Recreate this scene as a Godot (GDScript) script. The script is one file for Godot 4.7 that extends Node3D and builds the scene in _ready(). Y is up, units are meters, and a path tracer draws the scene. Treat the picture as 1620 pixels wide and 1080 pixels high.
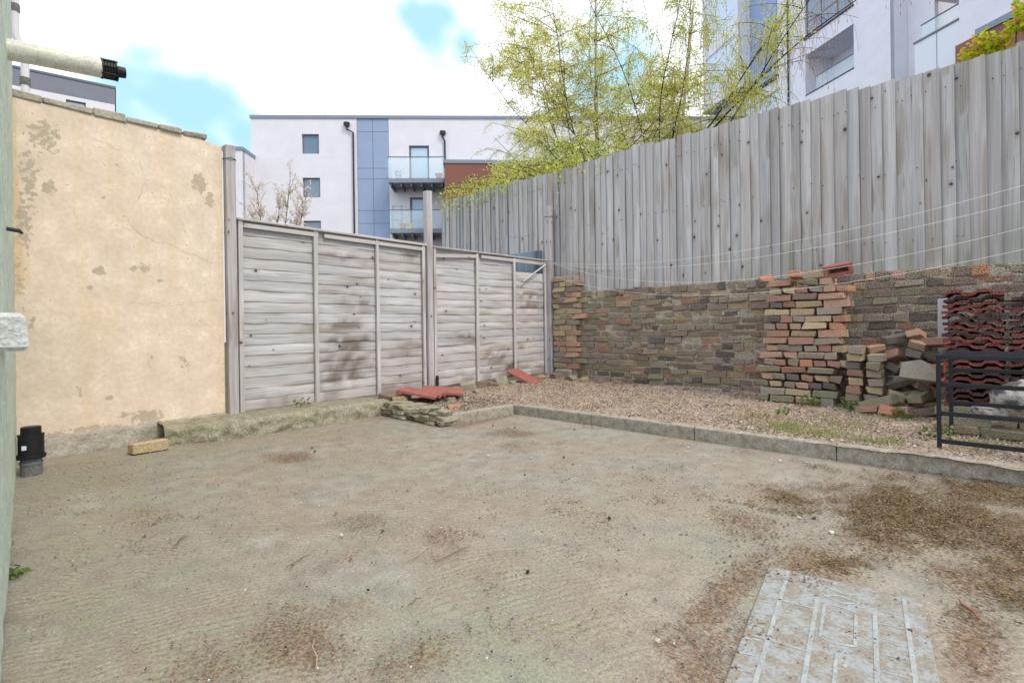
extends Node3D
# A small concrete back yard: rendered wall, lap fence, tall board fence on an old brick wall, loose bricks and tiles.

const EYE := 0.86
const YAW := 0.80676
const ROLL := 0.0139
const FOCAL := 824.0
var rng := RandomNumberGenerator.new()
var taken := {}
var M := {}
var FW := Vector3(sin(YAW), 0, -cos(YAW))
var RT := Vector3(cos(YAW), 0, sin(YAW))
const ORDINAL := ["bottom", "second", "third", "fourth", "fifth", "sixth", "seventh", "eighth", "ninth", "tenth", "eleventh", "twelfth", "thirteenth", "fourteenth", "fifteenth", "sixteenth", "seventeenth", "eighteenth", "nineteenth", "twentieth", "twenty-first", "twenty-second", "twenty-third", "twenty-fourth"]

# ---------------------------------------------------------------- mesh helpers
class MB:
	var v := PackedVector3Array()
	var n := PackedVector3Array()
	var t := PackedVector2Array()
	var c := PackedColorArray()
	var ix := PackedInt32Array()
	var col := Color.WHITE
	var uo := Vector2.ZERO
	var flip_uv := false
	var xf := Transform3D.IDENTITY

	func uvof(p: Vector3, nn: Vector3) -> Vector2:
		var a := nn.abs()
		var r: Vector2
		if a.x >= a.y and a.x >= a.z: r = Vector2(p.z, p.y)
		elif a.y >= a.z: r = Vector2(p.x, p.z)
		else: r = Vector2(p.x, p.y)
		if flip_uv: r = Vector2(r.y, r.x)
		return r + uo

	# corners counter-clockwise as seen from outside
	func tri(a: Vector3, b: Vector3, d: Vector3) -> void:
		var nn := (b - a).cross(d - a).normalized()
		var k := v.size()
		for p in [a, d, b]:
			v.append(xf * p); n.append((xf.basis * nn).normalized()); t.append(uvof(p, nn)); c.append(col)
		ix.append(k); ix.append(k + 1); ix.append(k + 2)

	func quad(a: Vector3, b: Vector3, d: Vector3, e: Vector3) -> void:
		var nn := (d - a).cross(e - b).normalized()
		var k := v.size()
		for p in [a, b, d, e]:
			v.append(xf * p); n.append((xf.basis * nn).normalized()); t.append(uvof(p, nn)); c.append(col)
		for i in [0, 2, 1, 0, 3, 2]: ix.append(k + i)

	# box between two corners with chamfered edges; jit moves its corners
	func box(lo: Vector3, hi: Vector3, ch := 0.0, jit: Array = []) -> void:
		var P := []
		for i in 8:
			var s := Vector3(i & 1, (i >> 1) & 1, (i >> 2) & 1)
			var p := lo + (hi - lo) * s
			if jit.size() == 8: p += jit[i]
			var d := (Vector3.ONE * 0.5 - s) * 2.0
			if ch > 0.0:
				P.append([p + Vector3(0, d.y, d.z) * ch, p + Vector3(d.x, 0, d.z) * ch, p + Vector3(d.x, d.y, 0) * ch])
			else:
				P.append([p, p, p])
		quad(P[1][0], P[3][0], P[7][0], P[5][0]); quad(P[4][0], P[6][0], P[2][0], P[0][0])
		quad(P[2][1], P[6][1], P[7][1], P[3][1]); quad(P[0][1], P[1][1], P[5][1], P[4][1])
		quad(P[4][2], P[5][2], P[7][2], P[6][2]); quad(P[1][2], P[0][2], P[2][2], P[3][2])
		if ch <= 0.0: return
		for e in [[0, 1, 1, 2], [2, 3, 2, 1], [4, 5, 2, 1], [6, 7, 1, 2], [0, 2, 2, 0], [1, 3, 0, 2], [4, 6, 0, 2], [5, 7, 2, 0], [0, 4, 0, 1], [1, 5, 1, 0], [2, 6, 1, 0], [3, 7, 0, 1]]:
			quad(P[e[0]][e[2]], P[e[1]][e[2]], P[e[1]][e[3]], P[e[0]][e[3]])
		for i in 8:
			var odd: bool = ((i & 1) + ((i >> 1) & 1) + ((i >> 2) & 1)) % 2 == 1
			if odd: tri(P[i][0], P[i][1], P[i][2])
			else: tri(P[i][0], P[i][2], P[i][1])

	func tube(path: Array, rad: Array, sides := 6, caps := true) -> void:
		var k0 := v.size()
		var m := path.size()
		var u := Vector3.UP
		var d0: Vector3 = (path[1] - path[0]).normalized()
		if absf(d0.y) > 0.9: u = Vector3.RIGHT
		var along := 0.0
		for i in m:
			var d: Vector3 = (path[mini(i + 1, m - 1)] - path[maxi(i - 1, 0)]).normalized()
			var s := d.cross(u).normalized()
			u = s.cross(d).normalized()
			if i > 0: along += (path[i] - path[i - 1]).length()
			for j in sides:
				var a := TAU * j / sides
				var nn := s * cos(a) + u * sin(a)
				v.append(xf * (path[i] + nn * rad[i])); n.append((xf.basis * nn).normalized()); t.append(Vector2(float(j) / sides * 0.3, along) + uo); c.append(col)
		for i in m - 1:
			for j in sides:
				var a := k0 + i * sides + j
				var b := k0 + i * sides + (j + 1) % sides
				for q in [a, b, b + sides, a, b + sides, a + sides]: ix.append(q)
		if caps:
			for e in [0, m - 1]:
				var k := v.size()
				var d: Vector3 = (path[0] - path[1]).normalized() if e == 0 else (path[m - 1] - path[m - 2]).normalized()
				v.append(xf * path[e]); n.append((xf.basis * d).normalized()); t.append(uo); c.append(col)
				for j in sides:
					v.append(v[k0 + e * sides + j]); n.append((xf.basis * d).normalized()); t.append(uo); c.append(col)
				for j in sides:
					var a := k + 1 + j
					var b := k + 1 + (j + 1) % sides
					if e == 0:
						ix.append(k); ix.append(b); ix.append(a)
					else:
						ix.append(k); ix.append(a); ix.append(b)

	# solid between profile points (x, y) counter-clockwise, pushed from z0 to z1
	func prism(pts: PackedVector2Array, z0: float, z1: float) -> void:
		var m := pts.size()
		for i in m:
			var a := pts[i]
			var b := pts[(i + 1) % m]
			quad(Vector3(a.x, a.y, z1), Vector3(a.x, a.y, z0), Vector3(b.x, b.y, z0), Vector3(b.x, b.y, z1))
		var tr := Geometry2D.triangulate_polygon(pts)
		for i in range(0, tr.size(), 3):
			var a := pts[tr[i]]
			var b := pts[tr[i + 1]]
			var d := pts[tr[i + 2]]
			if (b - a).cross(d - a) < 0:
				var s := b
				b = d
				d = s
			tri(Vector3(a.x, a.y, z1), Vector3(b.x, b.y, z1), Vector3(d.x, d.y, z1))
			tri(Vector3(a.x, a.y, z0), Vector3(d.x, d.y, z0), Vector3(b.x, b.y, z0))

	# shared-vertex grid surface: f(i, j) -> [position, colour]; smooth normals; uv from uvf
	func grid(nu: int, nv: int, f: Callable, up_side := true) -> void:
		var k0 := v.size()
		var P := PackedVector3Array()
		for j in nv + 1:
			for i in nu + 1:
				var r: Array = f.call(i, j)
				P.append(r[0]); c.append(r[1]); t.append(r[2])
		for j in nv + 1:
			for i in nu + 1:
				var a := P[j * (nu + 1) + mini(i + 1, nu)] - P[j * (nu + 1) + maxi(i - 1, 0)]
				var b := P[mini(j + 1, nv) * (nu + 1) + i] - P[maxi(j - 1, 0) * (nu + 1) + i]
				var nn := a.cross(b).normalized() * (1.0 if up_side else -1.0)
				v.append(xf * P[j * (nu + 1) + i]); n.append((xf.basis * nn).normalized())
		for j in nv:
			for i in nu:
				var a := k0 + j * (nu + 1) + i
				var q := [a, a + nu + 2, a + 1, a, a + nu + 1, a + nu + 2] if up_side else [a, a + 1, a + nu + 2, a, a + nu + 2, a + nu + 1]
				for e in q: ix.append(e)

	func mesh(uv2 := false) -> ArrayMesh:
		var A := []
		A.resize(Mesh.ARRAY_MAX)
		A[Mesh.ARRAY_VERTEX] = v; A[Mesh.ARRAY_NORMAL] = n; A[Mesh.ARRAY_TEX_UV] = t; A[Mesh.ARRAY_COLOR] = c; A[Mesh.ARRAY_INDEX] = ix
		if uv2:
			var t2 := PackedVector2Array()
			for p in v: t2.append(Vector2(p.x, p.z))
			A[Mesh.ARRAY_TEX_UV2] = t2
		var m := ArrayMesh.new()
		m.add_surface_from_arrays(Mesh.PRIMITIVE_TRIANGLES, A)
		return m

func numbered(called: String) -> String:
	if not taken.has(called):
		taken[called] = 0
		return called
	taken[called] += 1
	return "%s_%03d" % [called, taken[called]]

func tag(o: Node, label: String, category: String, group := "", kind := "") -> Node:
	o.set_meta("label", label); o.set_meta("category", category)
	if group: o.set_meta("group", group)
	if kind: o.set_meta("kind", kind)
	return o

func thing(called: String, label: String, category: String, at := Vector3.ZERO, turn := 0.0, group := "") -> Node3D:
	var o := Node3D.new()
	o.name = numbered(called); add_child(o)
	o.position = at; o.rotation.y = turn
	tag(o, label, category, group)
	return o

func put(mesh: Mesh, mat: Material, called: String, parent: Node = self) -> MeshInstance3D:
	var o := MeshInstance3D.new()
	o.mesh = mesh; o.material_override = mat
	o.name = numbered(called) if parent == self else called
	parent.add_child(o, true)
	return o

func part(mb: MB, mat: Material, called: String, parent: Node = self) -> MeshInstance3D:
	return put(mb.mesh(), mat, called, parent)

func bx(lo: Vector3, hi: Vector3, mat: Material, called: String, parent: Node, ch := 0.0) -> MeshInstance3D:
	var b := MB.new()
	b.box(lo, hi, ch)
	return part(b, mat, called, parent)

func structure(o: Node) -> Node:
	o.set_meta("kind", "structure")
	return o

func rr(a: float, b: float) -> float:
	return rng.randf_range(a, b)

func srgb(r: float, g: float, b: float) -> Color:   # 0..255 picture values -> linear vertex colour
	return Color(r / 255.0, g / 255.0, b / 255.0).srgb_to_linear()

func rv(a: float) -> Vector3:
	return Vector3(rr(-a, a), rr(-a, a), rr(-a, a))

# ---------------------------------------------------------------- textures
func nz(w: int, h: int, freq: float, sd: int, oct := 4, kind := FastNoiseLite.TYPE_SIMPLEX_SMOOTH, seamless := false) -> PackedByteArray:
	var q := FastNoiseLite.new()
	q.noise_type = kind; q.seed = sd; q.frequency = freq; q.fractal_octaves = oct
	var im := q.get_seamless_image(w, h) if seamless else q.get_image(w, h)
	im.convert(Image.FORMAT_L8)
	return im.get_data()

func streak(w: int, h: int, sw: int, sh: int, freq: float, sd: int, oct := 3) -> PackedByteArray:
	var q := FastNoiseLite.new()
	q.noise_type = FastNoiseLite.TYPE_SIMPLEX_SMOOTH; q.seed = sd; q.frequency = freq; q.fractal_octaves = oct
	var im := q.get_seamless_image(sw, sh)
	im.convert(Image.FORMAT_L8); im.resize(w, h, Image.INTERPOLATE_CUBIC)
	return im.get_data()

func tex(w: int, h: int, data: PackedByteArray, f := Image.FORMAT_RGB8) -> ImageTexture:
	return ImageTexture.create_from_image(Image.create_from_data(w, h, false, f, data))

func ss(a: float, b: float, x: float) -> float:
	var k := clampf((x - a) / (b - a), 0.0, 1.0)
	return k * k * (3.0 - 2.0 * k)

func mat(color: Color, rough := 0.9, vertex := true) -> StandardMaterial3D:
	var m := StandardMaterial3D.new()
	m.albedo_color = color; m.roughness = rough; m.vertex_color_use_as_albedo = vertex
	m.metallic_specular = 0.35
	return m

func tri_mat(color: Color, texture: Texture2D, scale: Vector3, bump: Texture2D = null, bump_cm := 0.3, rough := 0.92, vertex := true) -> StandardMaterial3D:
	var m := mat(color, rough, vertex)
	m.albedo_texture = texture
	m.uv1_triplanar = true; m.uv1_world_triplanar = true; m.uv1_scale = scale; m.uv1_triplanar_sharpness = 4.0
	if bump:
		m.heightmap_enabled = true; m.heightmap_texture = bump; m.heightmap_scale = bump_cm
	return m

func uv_mat(color: Color, texture: Texture2D, scale: Vector2, bump: Texture2D = null, bump_cm := 0.3, rough := 0.9) -> StandardMaterial3D:
	var m := mat(color, rough)
	m.albedo_texture = texture; m.uv1_scale = Vector3(scale.x, scale.y, 1)
	if bump:
		m.heightmap_enabled = true; m.heightmap_texture = bump; m.heightmap_scale = bump_cm
	return m

func make_textures() -> void:
	# --- grime: multiplies brick, stone and tile colours with soot, lime bloom and pitting
	var W := 512
	var a := nz(W, W, 0.012, 3, 5, FastNoiseLite.TYPE_SIMPLEX_SMOOTH, true)
	var b := nz(W, W, 0.06, 7, 4, FastNoiseLite.TYPE_SIMPLEX_SMOOTH, true)
	var d := nz(W, W, 0.2, 11, 2, FastNoiseLite.TYPE_VALUE_CUBIC, true)
	var o := PackedByteArray(); o.resize(W * W * 3)
	var hh := PackedByteArray(); hh.resize(W * W)
	for i in W * W:
		var la := a[i] / 255.0
		var lb := b[i] / 255.0
		var ld := d[i] / 255.0
		var k := 0.70 + 0.26 * ss(0.25, 0.7, lb) + 0.1 * (ld - 0.5)
		var soot := ss(0.62, 0.8, la * 0.6 + lb * 0.4)
		var lime := ss(0.66, 0.78, lb * 0.55 + (1.0 - la) * 0.45)
		k *= 1.0 - 0.30 * soot
		var r := lerpf(k, 0.98, lime * 0.55)
		var g := lerpf(k * (1.0 - 0.02 * soot), 0.96, lime * 0.55)
		var bl := lerpf(k * (1.0 + 0.03 * soot), 0.9, lime * 0.55)
		o[i * 3] = clampi(int(r * 255), 0, 255); o[i * 3 + 1] = clampi(int(g * 255), 0, 255); o[i * 3 + 2] = clampi(int(bl * 255), 0, 255)
		hh[i] = clampi(int((0.55 * lb + 0.3 * ld + 0.15 * la) * 255), 0, 255)
	M.grime = tex(W, W, o); M.grime_h = tex(W, W, hh, Image.FORMAT_L8)
	# --- brick faces: fired skin, pits, soot and smears of lime
	for i in W * W:
		var la := a[i] / 255.0
		var lb := b[i] / 255.0
		var ld := d[i] / 255.0
		var k := 0.58 + 0.56 * ss(0.2, 0.8, lb * 0.75 + ld * 0.25)
		k *= 1.0 - 0.55 * ss(0.60, 0.78, la * 0.45 + (1.0 - lb) * 0.55)
		var lime := ss(0.60, 0.74, (1.0 - la) * 0.4 + lb * 0.6)
		var cr := Vector3(k, k * (0.97 + 0.05 * la), k * (0.93 + 0.1 * la)).lerp(Vector3(0.93, 0.92, 0.88), lime * 0.5)
		o[i * 3] = clampi(int(cr.x * 255), 0, 255); o[i * 3 + 1] = clampi(int(cr.y * 255), 0, 255); o[i * 3 + 2] = clampi(int(cr.z * 255), 0, 255)
	M.brick_face = tex(W, W, o)
	for i in W * W:
		var la := a[i] / 255.0
		var lb := b[i] / 255.0
		var ld := d[i] / 255.0
		var k := 0.72 + 0.34 * ss(0.2, 0.8, lb * 0.7 + ld * 0.3)
		k *= 1.0 - 0.42 * ss(0.62, 0.80, la * 0.4 + (1.0 - lb) * 0.6)
		var buff := ss(0.50, 0.72, (1.0 - la) * 0.55 + lb * 0.45)
		var cr := Vector3(k, k, k).lerp(Vector3(0.97, 0.95, 0.88) * (0.85 + 0.2 * ld), buff * 0.5)
		o[i * 3] = clampi(int(cr.x * 255), 0, 255); o[i * 3 + 1] = clampi(int(cr.y * 255), 0, 255); o[i * 3 + 2] = clampi(int(cr.z * 255), 0, 255)
	M.brick_dry = tex(W, W, o)
	# --- soft mottling for plain painted or concrete surfaces
	for i in W * W:
		var k := 0.86 + 0.16 * (a[i] / 255.0 - 0.4) + 0.14 * (b[i] / 255.0 - 0.5) + 0.12 * (d[i] / 255.0 - 0.5)
		var q := clampi(int(k * 255), 0, 255)
		o[i * 3] = q; o[i * 3 + 1] = q; o[i * 3 + 2] = clampi(int(k * 250), 0, 255)
	M.mottle = tex(W, W, o)
	# --- nearly even tone for far render
	for i in W * W:
		var k := 0.96 + 0.05 * (a[i] / 255.0 - 0.5) + 0.03 * (d[i] / 255.0 - 0.5)
		var q := clampi(int(k * 255), 0, 255)
		o[i * 3] = q; o[i * 3 + 1] = q; o[i * 3 + 2] = q
	M.faint = tex(W, W, o)
	# --- worn plate: bluish grey metal showing through trodden dirt
	for i in W * W:
		var la := a[i] / 255.0
		var lb := b[i] / 255.0
		var ld := d[i] / 255.0
		var k := ss(0.42, 0.64, la * 0.45 + lb * 0.35 + ld * 0.3)
		var cr := Vector3(0.60, 0.622, 0.63).lerp(Vector3(0.57, 0.53, 0.47) * (0.85 + 0.4 * (ld - 0.3)), k * 0.85)
		o[i * 3] = clampi(int(cr.x * 255), 0, 255); o[i * 3 + 1] = clampi(int(cr.y * 255), 0, 255); o[i * 3 + 2] = clampi(int(cr.z * 255), 0, 255)
	M.plate = tex(W, W, o)
	# --- old concrete with algae and lichen spots
	for i in W * W:
		var la := a[i] / 255.0
		var lb := b[i] / 255.0
		var k := 0.60 + 0.22 * (lb - 0.4) + 0.2 * (d[i] / 255.0 - 0.5)
		var moss := ss(0.5, 0.68, la * 0.55 + lb * 0.45)
		var pale := ss(0.55, 0.72, (1.0 - la) * 0.5 + lb * 0.5)
		var cr := Vector3(k, k * 0.985, k * 0.93).lerp(Vector3(0.46, 0.46, 0.40) * (0.7 + 0.6 * lb), moss * 0.65)
		cr = cr.lerp(Vector3(0.72, 0.71, 0.68), pale * 0.35)
		o[i * 3] = clampi(int(cr.x * 255), 0, 255); o[i * 3 + 1] = clampi(int(cr.y * 255), 0, 255); o[i * 3 + 2] = clampi(int(cr.z * 255), 0, 255)
	M.mossy = tex(W, W, o)
	# --- soil
	for i in W * W:
		var la := a[i] / 255.0
		var lb := b[i] / 255.0
		var ld := d[i] / 255.0
		var k := 0.72 + 0.5 * (lb - 0.5) + 0.35 * (ld - 0.5)
		var cr := Vector3(k, k * 0.91, k * 0.83).lerp(Vector3(0.88, 0.79, 0.70) * (0.8 + 0.3 * ld), ss(0.45, 0.7, la))
		o[i * 3] = clampi(int(cr.x * 255), 0, 255); o[i * 3 + 1] = clampi(int(cr.y * 255), 0, 255); o[i * 3 + 2] = clampi(int(cr.z * 255), 0, 255)
	M.soil = tex(W, W, o)
	# --- weathered softwood, grain along v
	var ww := 512
	var wh := 1024
	var g1 := streak(ww, wh, 512, 32, 0.03, 21, 4)
	var g2 := streak(ww, wh, 512, 12, 0.16, 22, 3)
	var g3 := streak(ww, wh, 256, 128, 0.012, 23, 3)
	var g4 := nz(ww, wh, 0.01, 24, 3, FastNoiseLite.TYPE_SIMPLEX_SMOOTH, true)
	var wo := PackedByteArray(); wo.resize(ww * wh * 3)
	var whh := PackedByteArray(); whh.resize(ww * wh)
	for i in ww * wh:
		var s1 := g1[i] / 255.0
		var s2 := g2[i] / 255.0
		var k := 0.86 + 0.17 * (s1 - 0.5) + 0.13 * (s2 - 0.5)
		k -= 0.20 * ss(0.72, 0.88, s2)
		var brown := ss(0.5, 0.78, g3[i] / 255.0 * 0.6 + s1 * 0.4)
		var dirt := ss(0.6, 0.8, g4[i] / 255.0)
		var cr := Vector3(k, k, k * 1.01).lerp(Vector3(k * 0.93, k * 0.87, k * 0.80), brown * 0.5)
		cr *= 1.0 - 0.10 * ss(0.56, 0.74, g3[i] / 255.0 * 0.5 + g1[i] / 255.0 * 0.5) - 0.0 * dirt
		wo[i * 3] = clampi(int(cr.x * 255), 0, 255); wo[i * 3 + 1] = clampi(int(cr.y * 255), 0, 255); wo[i * 3 + 2] = clampi(int(cr.z * 255), 0, 255)
		whh[i] = clampi(int((0.5 * s1 + 0.5 * (1.0 - ss(0.62, 0.86, s2))) * 255), 0, 255)
	rng.seed = 5
	for q in 15:   # knots
		var cx := rng.randi_range(0, ww - 1)
		var cy := rng.randi_range(0, wh - 1)
		var ra := rr(2.0, 7.0)
		var reach := int(ra * 3.2)
		for y in range(-reach, reach + 1):
			for x in range(-reach, reach + 1):
				var i := ((cy + y + wh) % wh) * ww + (cx + x + ww) % ww
				var rd := Vector2(x, y * 0.9).length() / ra
				var rim := Vector2(x * 0.9, y * 0.35).length() / ra
				var f := 1.0
				if rd < 1.0: f = 0.42 + 0.25 * rd * rd
				elif rim < 1.6: f = 1.0 - 0.15 * (1.6 - rim) * (0.6 + 0.4 * sin(rd * 9.0))
				if f < 1.0:
					for e in 3: wo[i * 3 + e] = int(wo[i * 3 + e] * lerpf(f, 1.0, 0.0 if e == 0 else -0.03 * e))
	M.wood = tex(ww, wh, wo); M.wood_h = tex(ww, wh, whh, Image.FORMAT_L8)
	# --- fine concrete grain that multiplies the yard colour
	var f1 := nz(W, W, 0.35, 31, 2, FastNoiseLite.TYPE_VALUE_CUBIC, true)
	var f2 := nz(W, W, 0.09, 32, 4, FastNoiseLite.TYPE_SIMPLEX_SMOOTH, true)
	var f3 := nz(W, W, 0.2, 33, 2, FastNoiseLite.TYPE_SIMPLEX, true)
	for i in W * W:
		var k := 0.93 + 0.18 * (f1[i] / 255.0 - 0.5) + 0.20 * (f2[i] / 255.0 - 0.5)
		k *= 1.0 - 0.5 * ss(0.80, 0.92, f3[i] / 255.0)
		var lt := ss(0.86, 0.97, f1[i] / 255.0 * 0.6 + (1.0 - f3[i] / 255.0) * 0.4)
		k = lerpf(k, 1.0, lt)
		o[i * 3] = clampi(int(k * 255), 0, 255); o[i * 3 + 1] = clampi(int(k * 252), 0, 255); o[i * 3 + 2] = clampi(int(k * 246), 0, 255)
	M.fine = tex(W, W, o)
	make_yard_texture()
	make_render_texture()

# blobs on the yard: x, z, radius x, radius z, strength
const LITTER_SPOTS := [[1.47, -3.47, 0.20, 0.20, 1.0], [1.38, -3.62, 0.10, 0.10, 0.8], [3.1, -3.42, 0.42, 0.10, 0.9], [2.98, -2.85, 0.28, 0.3, 0.8], [2.72, -2.5, 0.25, 0.25, 0.6], [1.20, -1.95, 0.22, 0.25, 0.65], [1.02, -1.83, 0.2, 0.16, 0.6], [1.36, -1.72, 0.2, 0.2, 0.5], [0.62, -1.42, 0.13, 0.22, 0.9], [0.78, -1.49, 0.16, 0.14, 0.7], [0.76, -1.12, 0.25, 0.13, 0.65], [1.40, -1.33, 0.25, 0.2, 0.4],
	[0.57, -2.95, 0.12, 0.3, 0.55], [0.54, -2.4, 0.12, 0.35, 0.5], [0.40, -1.44, 0.12, 0.16, 0.7], [2.72, -0.77, 0.3, 0.28, 0.9], [2.92, -0.45, 0.4, 0.3, 1.0], [2.49, -0.37, 0.3, 0.2, 0.9], [2.9, -0.05, 0.5, 0.3, 1.0], [3.45, -0.1, 0.35, 0.4, 0.9], [2.1, -0.5, 0.25, 0.18, 0.95], [3.48, -0.5, 0.3, 0.3, 0.6], [2.3, -0.12, 0.2, 0.14, 1.0], [1.62, -0.66, 0.45, 0.07, 1.0], [1.28, -0.57, 0.25, 0.08, 0.9], [2.25, -0.84, 0.25, 0.2, 0.75], [2.51, -1.32, 0.5, 0.35, 0.5], [3.55, -1.4, 0.2, 1.2, 0.45], [1.85, -0.08, 0.3, 0.07, 1.0], [2.0, -1.2, 0.6, 0.5, 0.35]]
const MOSS_SPOTS := [[2.92, -0.3, 0.6, 0.35, 1.0], [3.5, -0.05, 0.35, 0.35, 0.8], [2.65, -0.75, 0.25, 0.25, 0.6], [2.1, -0.45, 0.25, 0.12, 0.6], [2.6, 0.2, 0.5, 0.4, 1.0], [3.4, -0.7, 0.2, 0.3, 0.4], [2.2, 0.0, 0.25, 0.15, 0.6]]
const ALGAE_SPOTS := [[0.40, -3.9, 0.35, 0.5, 0.9], [0.25, -2.9, 0.2, 0.7, 0.5], [0.25, -2.0, 0.2, 0.5, 0.6], [0.9, -4.2, 0.8, 0.25, 0.7], [0.5, -1.5, 0.35, 0.3, 0.6], [2.0, -0.9, 0.5, 0.4, 0.5], [1.4, -3.2, 0.5, 0.4, 0.3], [1.0, -1.0, 0.5, 0.4, 0.6], [0.5, -3.2, 0.3, 0.5, 0.6]]
const PALE_SPOTS := [[0.78, -2.19, 0.07, 0.09, 0.9], [0.41, -3.39, 0.09, 0.25, 0.7], [0.12, -2.1, 0.05, 0.35, 0.9], [0.25, -1.65, 0.06, 0.15, 0.7], [2.6, -0.55, 0.12, 0.1, 0.8], [3.2, -0.02, 0.1, 0.1, 0.8], [3.1, -0.85, 0.12, 0.12, 0.6], [2.0, -2.6, 0.5, 0.5, 0.35], [1.6, -2.3, 0.4, 0.4, 0.35], [2.35, -3.3, 0.5, 0.35, 0.45]]

func spot(list: Array, x: float, z: float) -> float:
	var s := 0.0
	for q in list:
		var dx: float = (x - q[0]) / q[2]
		var dz: float = (z - q[1]) / q[3]
		var e := dx * dx + dz * dz
		if e < 6.0: s = maxf(s, q[4] * exp(-e))
	return s

const YX0 := -0.2
const YZ0 := -4.9
const YW := 4.2
const YH := 5.8
var litter_map: Image

func make_yard_texture() -> void:
	var w := 896
	var h := 1236
	# coarse maps of matter lying on the slab
	var cw := 168
	var chh := 232
	var maps := []
	for e in 4:
		var im := Image.create(cw, chh, false, Image.FORMAT_L8)
		for y in chh:
			for x in cw:
				var px := YX0 + YW * (x + 0.5) / cw
				var pz := YZ0 + YH * (y + 0.5) / chh
				var s := spot([LITTER_SPOTS, MOSS_SPOTS, ALGAE_SPOTS, PALE_SPOTS][e], px, pz)
				im.set_pixel(x, y, Color(s, s, s))
		if e == 0: litter_map = im.duplicate()
		im.resize(w, h, Image.INTERPOLATE_BILINEAR)
		maps.append(im.get_data())
	var n1 := nz(w, h, 0.006, 41, 4)
	var n2 := nz(w, h, 0.03, 42, 5)
	var n3 := nz(w, h, 0.27, 43, 4)
	var n4 := nz(w, h, 0.004, 44, 3)
	var o := PackedByteArray(); o.resize(w * h * 3)
	var hg := PackedByteArray(); hg.resize(w * h)
	var lit: PackedByteArray = maps[0]
	var mos: PackedByteArray = maps[1]
	var alg: PackedByteArray = maps[2]
	var pal: PackedByteArray = maps[3]
	for y in h:
		for x in w:
			var i := y * w + x
			var a := n1[i] / 255.0
			var b := n2[i] / 255.0
			var c := n3[i] / 255.0
			var e := n4[i] / 255.0
			# bare concrete, greyer or tanner in large patches
			var r := 0.612 + 0.12 * (b - 0.5)
			var g := 0.606 + 0.12 * (b - 0.5)
			var bl := 0.576 + 0.12 * (b - 0.5)
			var tan := ss(0.25, 0.75, a * 0.7 + 0.35 * c) * 1.3
			r += 0.022 * tan
			g -= 0.004 * tan
			bl -= 0.016 * tan
			var k := clampf(alg[i] / 255.0 * 1.0 + 0.7 * (e - 0.45), 0.0, 1.0) * ss(0.3, 0.65, b * 0.6 + c * 0.4)
			r = lerpf(r, 0.56, k * 0.75); g = lerpf(g, 0.585, k * 0.75); bl = lerpf(bl, 0.47, k * 0.75)
			k = maxf(pal[i] / 255.0, 0.3 * ss(0.6, 0.8, e)) * ss(0.42, 0.62, b * 0.5 + c * 0.5)
			r = lerpf(r, 0.70, k); g = lerpf(g, 0.69, k); bl = lerpf(bl, 0.67, k)
			# brown dust and crumbs trodden into the brush marks
			k = ss(0.60, 0.86, lit[i] / 255.0 * 0.42 + 0.22 * b + 0.70 * c - 0.08) * 0.75
			k = maxf(k, 0.30 * ss(0.62, 0.80, b * 0.25 + c * 0.75) * ss(0.35, 0.65, a))
			r = lerpf(r, 0.53, k); g = lerpf(g, 0.42, k); bl = lerpf(bl, 0.32, k)
			k = ss(0.54, 0.80, mos[i] / 255.0 * 0.50 + 0.30 * b + 0.62 * c - 0.14)
			r = lerpf(r, 0.37 + 0.14 * (c - 0.5), k * 0.8); g = lerpf(g, 0.32 + 0.14 * (c - 0.5), k * 0.8); bl = lerpf(bl, 0.22, k * 0.8)
			# brush marks: arcs swept by hand
			var px := YX0 + YW * x / w
			var pz := YZ0 + YH * y / h
			var sweep := Vector2(px - 4.6 - 0.15 * a, pz + 6.2).length() if pz < -1.9 + 1.2 * (b - 0.5) + 0.5 * (px - 1.5) else Vector2(px + 2.0, pz - 5.5 + 0.12 * a).length()
			var line := sin((sweep + 0.009 * b + 0.004 * c) * 205.0) * (0.1 + 1.4 * ss(0.35, 0.75, a * 0.6 + e * 0.5)) * (0.4 + 1.2 * ss(0.3, 0.7, b))
			var sh := 1.0 - 0.075 * maxf(0.0, -line) * ss(0.2, 0.7, c)
			o[i * 3] = clampi(int(r * sh * 255), 0, 255); o[i * 3 + 1] = clampi(int(g * sh * 255), 0, 255); o[i * 3 + 2] = clampi(int(bl * sh * 255), 0, 255)
			hg[i] = clampi(int((0.45 + 0.16 * line + 0.25 * (c - 0.5) + 0.3 * (b - 0.5) + 0.12 * k) * 255), 0, 255)
	M.yard = tex(w, h, o); M.yard_h = tex(w, h, hg, Image.FORMAT_L8)

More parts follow.
